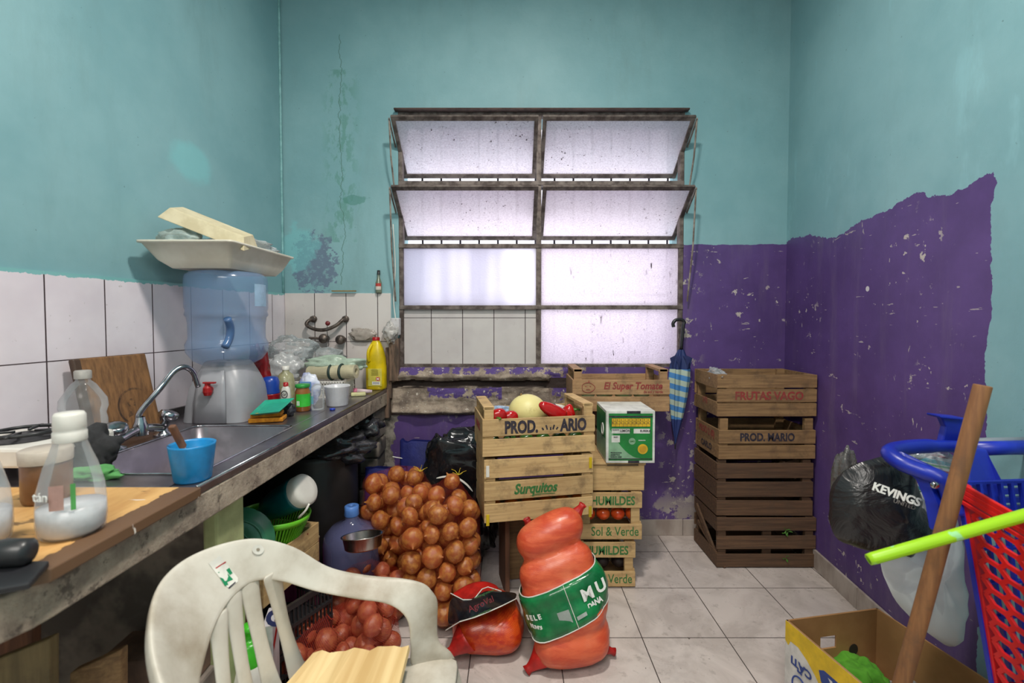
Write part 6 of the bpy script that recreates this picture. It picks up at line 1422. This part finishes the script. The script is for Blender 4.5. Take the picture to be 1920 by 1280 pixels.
b = MB(); b.tube([PY(1826, 828, 1.26), PY(1935, 826, 1.26)], .011, 12); ob('grip', b, flat('grey_grip', (120, 130, 140), .5), t, smooth=True)
b = MB(); b.slab([PY(1764, 779, 1.30), PY(1812, 786, 1.30), PY(1806, 830, 1.30), PY(1766, 832, 1.30), PY(1774, 800, 1.30)], (0, 1, 0), .02); b.slab([PY(1762, 779, 1.285), PY(1813, 784, 1.285), PY(1812, 789, 1.285), PY(1764, 784, 1.285)], (0, 1, 0), .045); ob('seat_back', b, BC, t, bevel=.004)
b = MB(); b.slab([PY(1815, 838, 1.18), PY(1852, 842, 1.18), PY(1875, 900, 1.13), PY(1890, 955, 1.10), PY(1815, 905, 1.12)], (0, 1, 0), .02); ob('child_seat', b, BC, t, bevel=.006)
b = MB()
for i in range(4): b.bar(PY(1870, 905+i*16, 1.2), PY(1930, 903+i*16, 1.2), .01, .014)
ob('seat_bars', b, BC, t)
# legs and wheels
b = MB(); lf = [(1.16, 1.0), (1.36, 1.0), (1.12, .45), (1.30, .45)]
for x, y in lf: b.tube([(x, y, .42), (x+.01, y, .13)], .012, 10)
b.tube([(1.17, 1.0, .14), (1.13, .45, .14), (1.31, .45, .14), (1.37, 1.0, .14)], .012, 10, closed=True); ob('chassis', b, CHROME, t, smooth=True)
for x, y in lf: ob('wheel', MB().tube([(x-.005, y, .06), (x+.025, y, .06)], .058, 24), BLACKP, t)
# bags on the cart
t = thing('carrier_bag', PY(1650, 950, 1.30), 'black carrier bag with white KEVINGSTON print hanging from the blue cart frame', 'bag')
BLK = plain('satin_black_bag', rgb(34, 32, 34), rgb(24, 23, 25), 5, .32)
_m = Mt('crinkled_black_bag', .3); _m.col(rgb(32, 30, 32)); _m.bump(_m.noise(9, 5, .55, dist=1.0), .8, .02); BLK = _m.m
def bag_outline(name, pts, Y, th, mat, parent, seed, n=26):
    """closed bag surface bulging between a front and back skin over an outline"""
    P = [Vector(PY(px, py, Y)) for px, py in pts]; c_ = sum(P, Vector())/len(P); loop = spline(P+[P[0]], 4)[:-1]; rows = []
    for side in (-1, 1):
        ks = [1, .9, .75, .55, .3, .05] if side < 0 else [.05, .3, .55, .75, .9, 1]
        for k in ks:
            r = []
            for p in loop:
                q_ = c_.lerp(p, k); bul = math.sqrt(max(0, 1-k*k)); w_ = .5+noise.noise(Vector((q_.x*9, q_.z*9, seed+side)))*.9
                r.append(q_+Vector((0, side*th*bul*(.7+.5*w_)+.012*noise.noise(Vector((q_.x*30, q_.z*22, seed))), .0)))
            rows.append(r+[r[0]])
    rows = rows[:6][::-1][::-1]+rows[6:]
    f = rows[:6]; g_ = rows[6:]
    b = MB(); b.grid(f); b.grid(g_); b.add([tuple(v) for v in f[-1][:-1]], [tuple(range(len(loop)))]); b.add([tuple(v) for v in g_[0][:-1]], [tuple(range(len(loop)))])
    return ob(name, b, mat, parent, smooth=True)
bag_outline('bag_body', [(1668, 852), (1695, 855), (1712, 905), (1726, 945), (1740, 985), (1722, 1020), (1700, 1042), (1680, 1050), (1640, 1036), (1600, 1024), (1565, 1005), (1560, 960), (1570, 905), (1600, 870), (1640, 858)], 1.30, .075, BLK, t, 3)
b = MB(); b.tube(spline([PY(1668, 862, 1.26), PY(1664, 848, 1.235), PY(1700, 836, 1.26), PY(1770, 836, 1.285), PY(1800, 838, 1.29)], 6), .006, 8); ob('bag_strap', b, BLK, t, smooth=True)
u_ = (PY(1720, 942, 1.20)-PY(1636, 912, 1.22)).normalized()
text('lettering', 'KEVINGSTON', INK_W, t, PY(1634, 917, 1.185), u_, (0, -1, 0), .029, .0004, 1.0, .0010); text('lettering', 'UNITED', flat('dim_print', (130, 126, 122)), t, PY(1674, 941, 1.183), u_, (0, -1, 0), .015, .0004, 1.0)
crumple('clear_lining', PY(1585, 930, 1.33), (.035, .03, .12), film('dark_film', rgb(90, 86, 84), .6, .15, .3, .8), 111, .3, 1.6, parent=t)
MF = film('milky_bag', rgb(206, 210, 212), .52, .3, .35, .8, 7)
t = thing('plastic_bag', PY(1700, 1080, 1.36), 'long translucent white bag hanging below the black bag beside the cart', 'bag'); bag_outline('bag_body', [(1640, 1010), (1690, 960), (1760, 900), (1790, 960), (1800, 1060), (1808, 1150), (1795, 1215), (1745, 1190), (1700, 1150), (1665, 1100)], 1.30, .05, MF, t, 7)
t = thing('plastic_bag', PY(1720, 930, 1.34), 'clear bag with blue, red and green stripes behind the blue cart bracket', 'bag'); m = Mt('striped_bag', .3); q_ = (m.z*24+m.x*4).fract(); cc_ = m.mix(q_.lt(.25), rgb(206, 212, 214), rgb(40, 150, 170)); cc_ = m.mix(q_.gt(.45)*q_.lt(.62), cc_, rgb(150, 40, 70)); cc_ = m.mix(q_.gt(.8)*q_.lt(.93), cc_, rgb(60, 150, 80)); m.col(cc_); m.alpha(.82); m.bump(m.noise(9), .5, .01)
bag_outline('bag_body', [(1690, 890), (1720, 865), (1760, 850), (1790, 865), (1790, 920), (1775, 985), (1745, 985), (1715, 950)], 1.34, .035, m.m, t, 9)
t = thing('plastic_bag', PY(1750, 860, 1.32), 'clear crumpled bag at the top of the blue cart seat', 'bag'); crumple('bag_body', PY(1748, 868, 1.33), (.06, .04, .04), CLEAR, 115, .4, 1.5, parent=t)
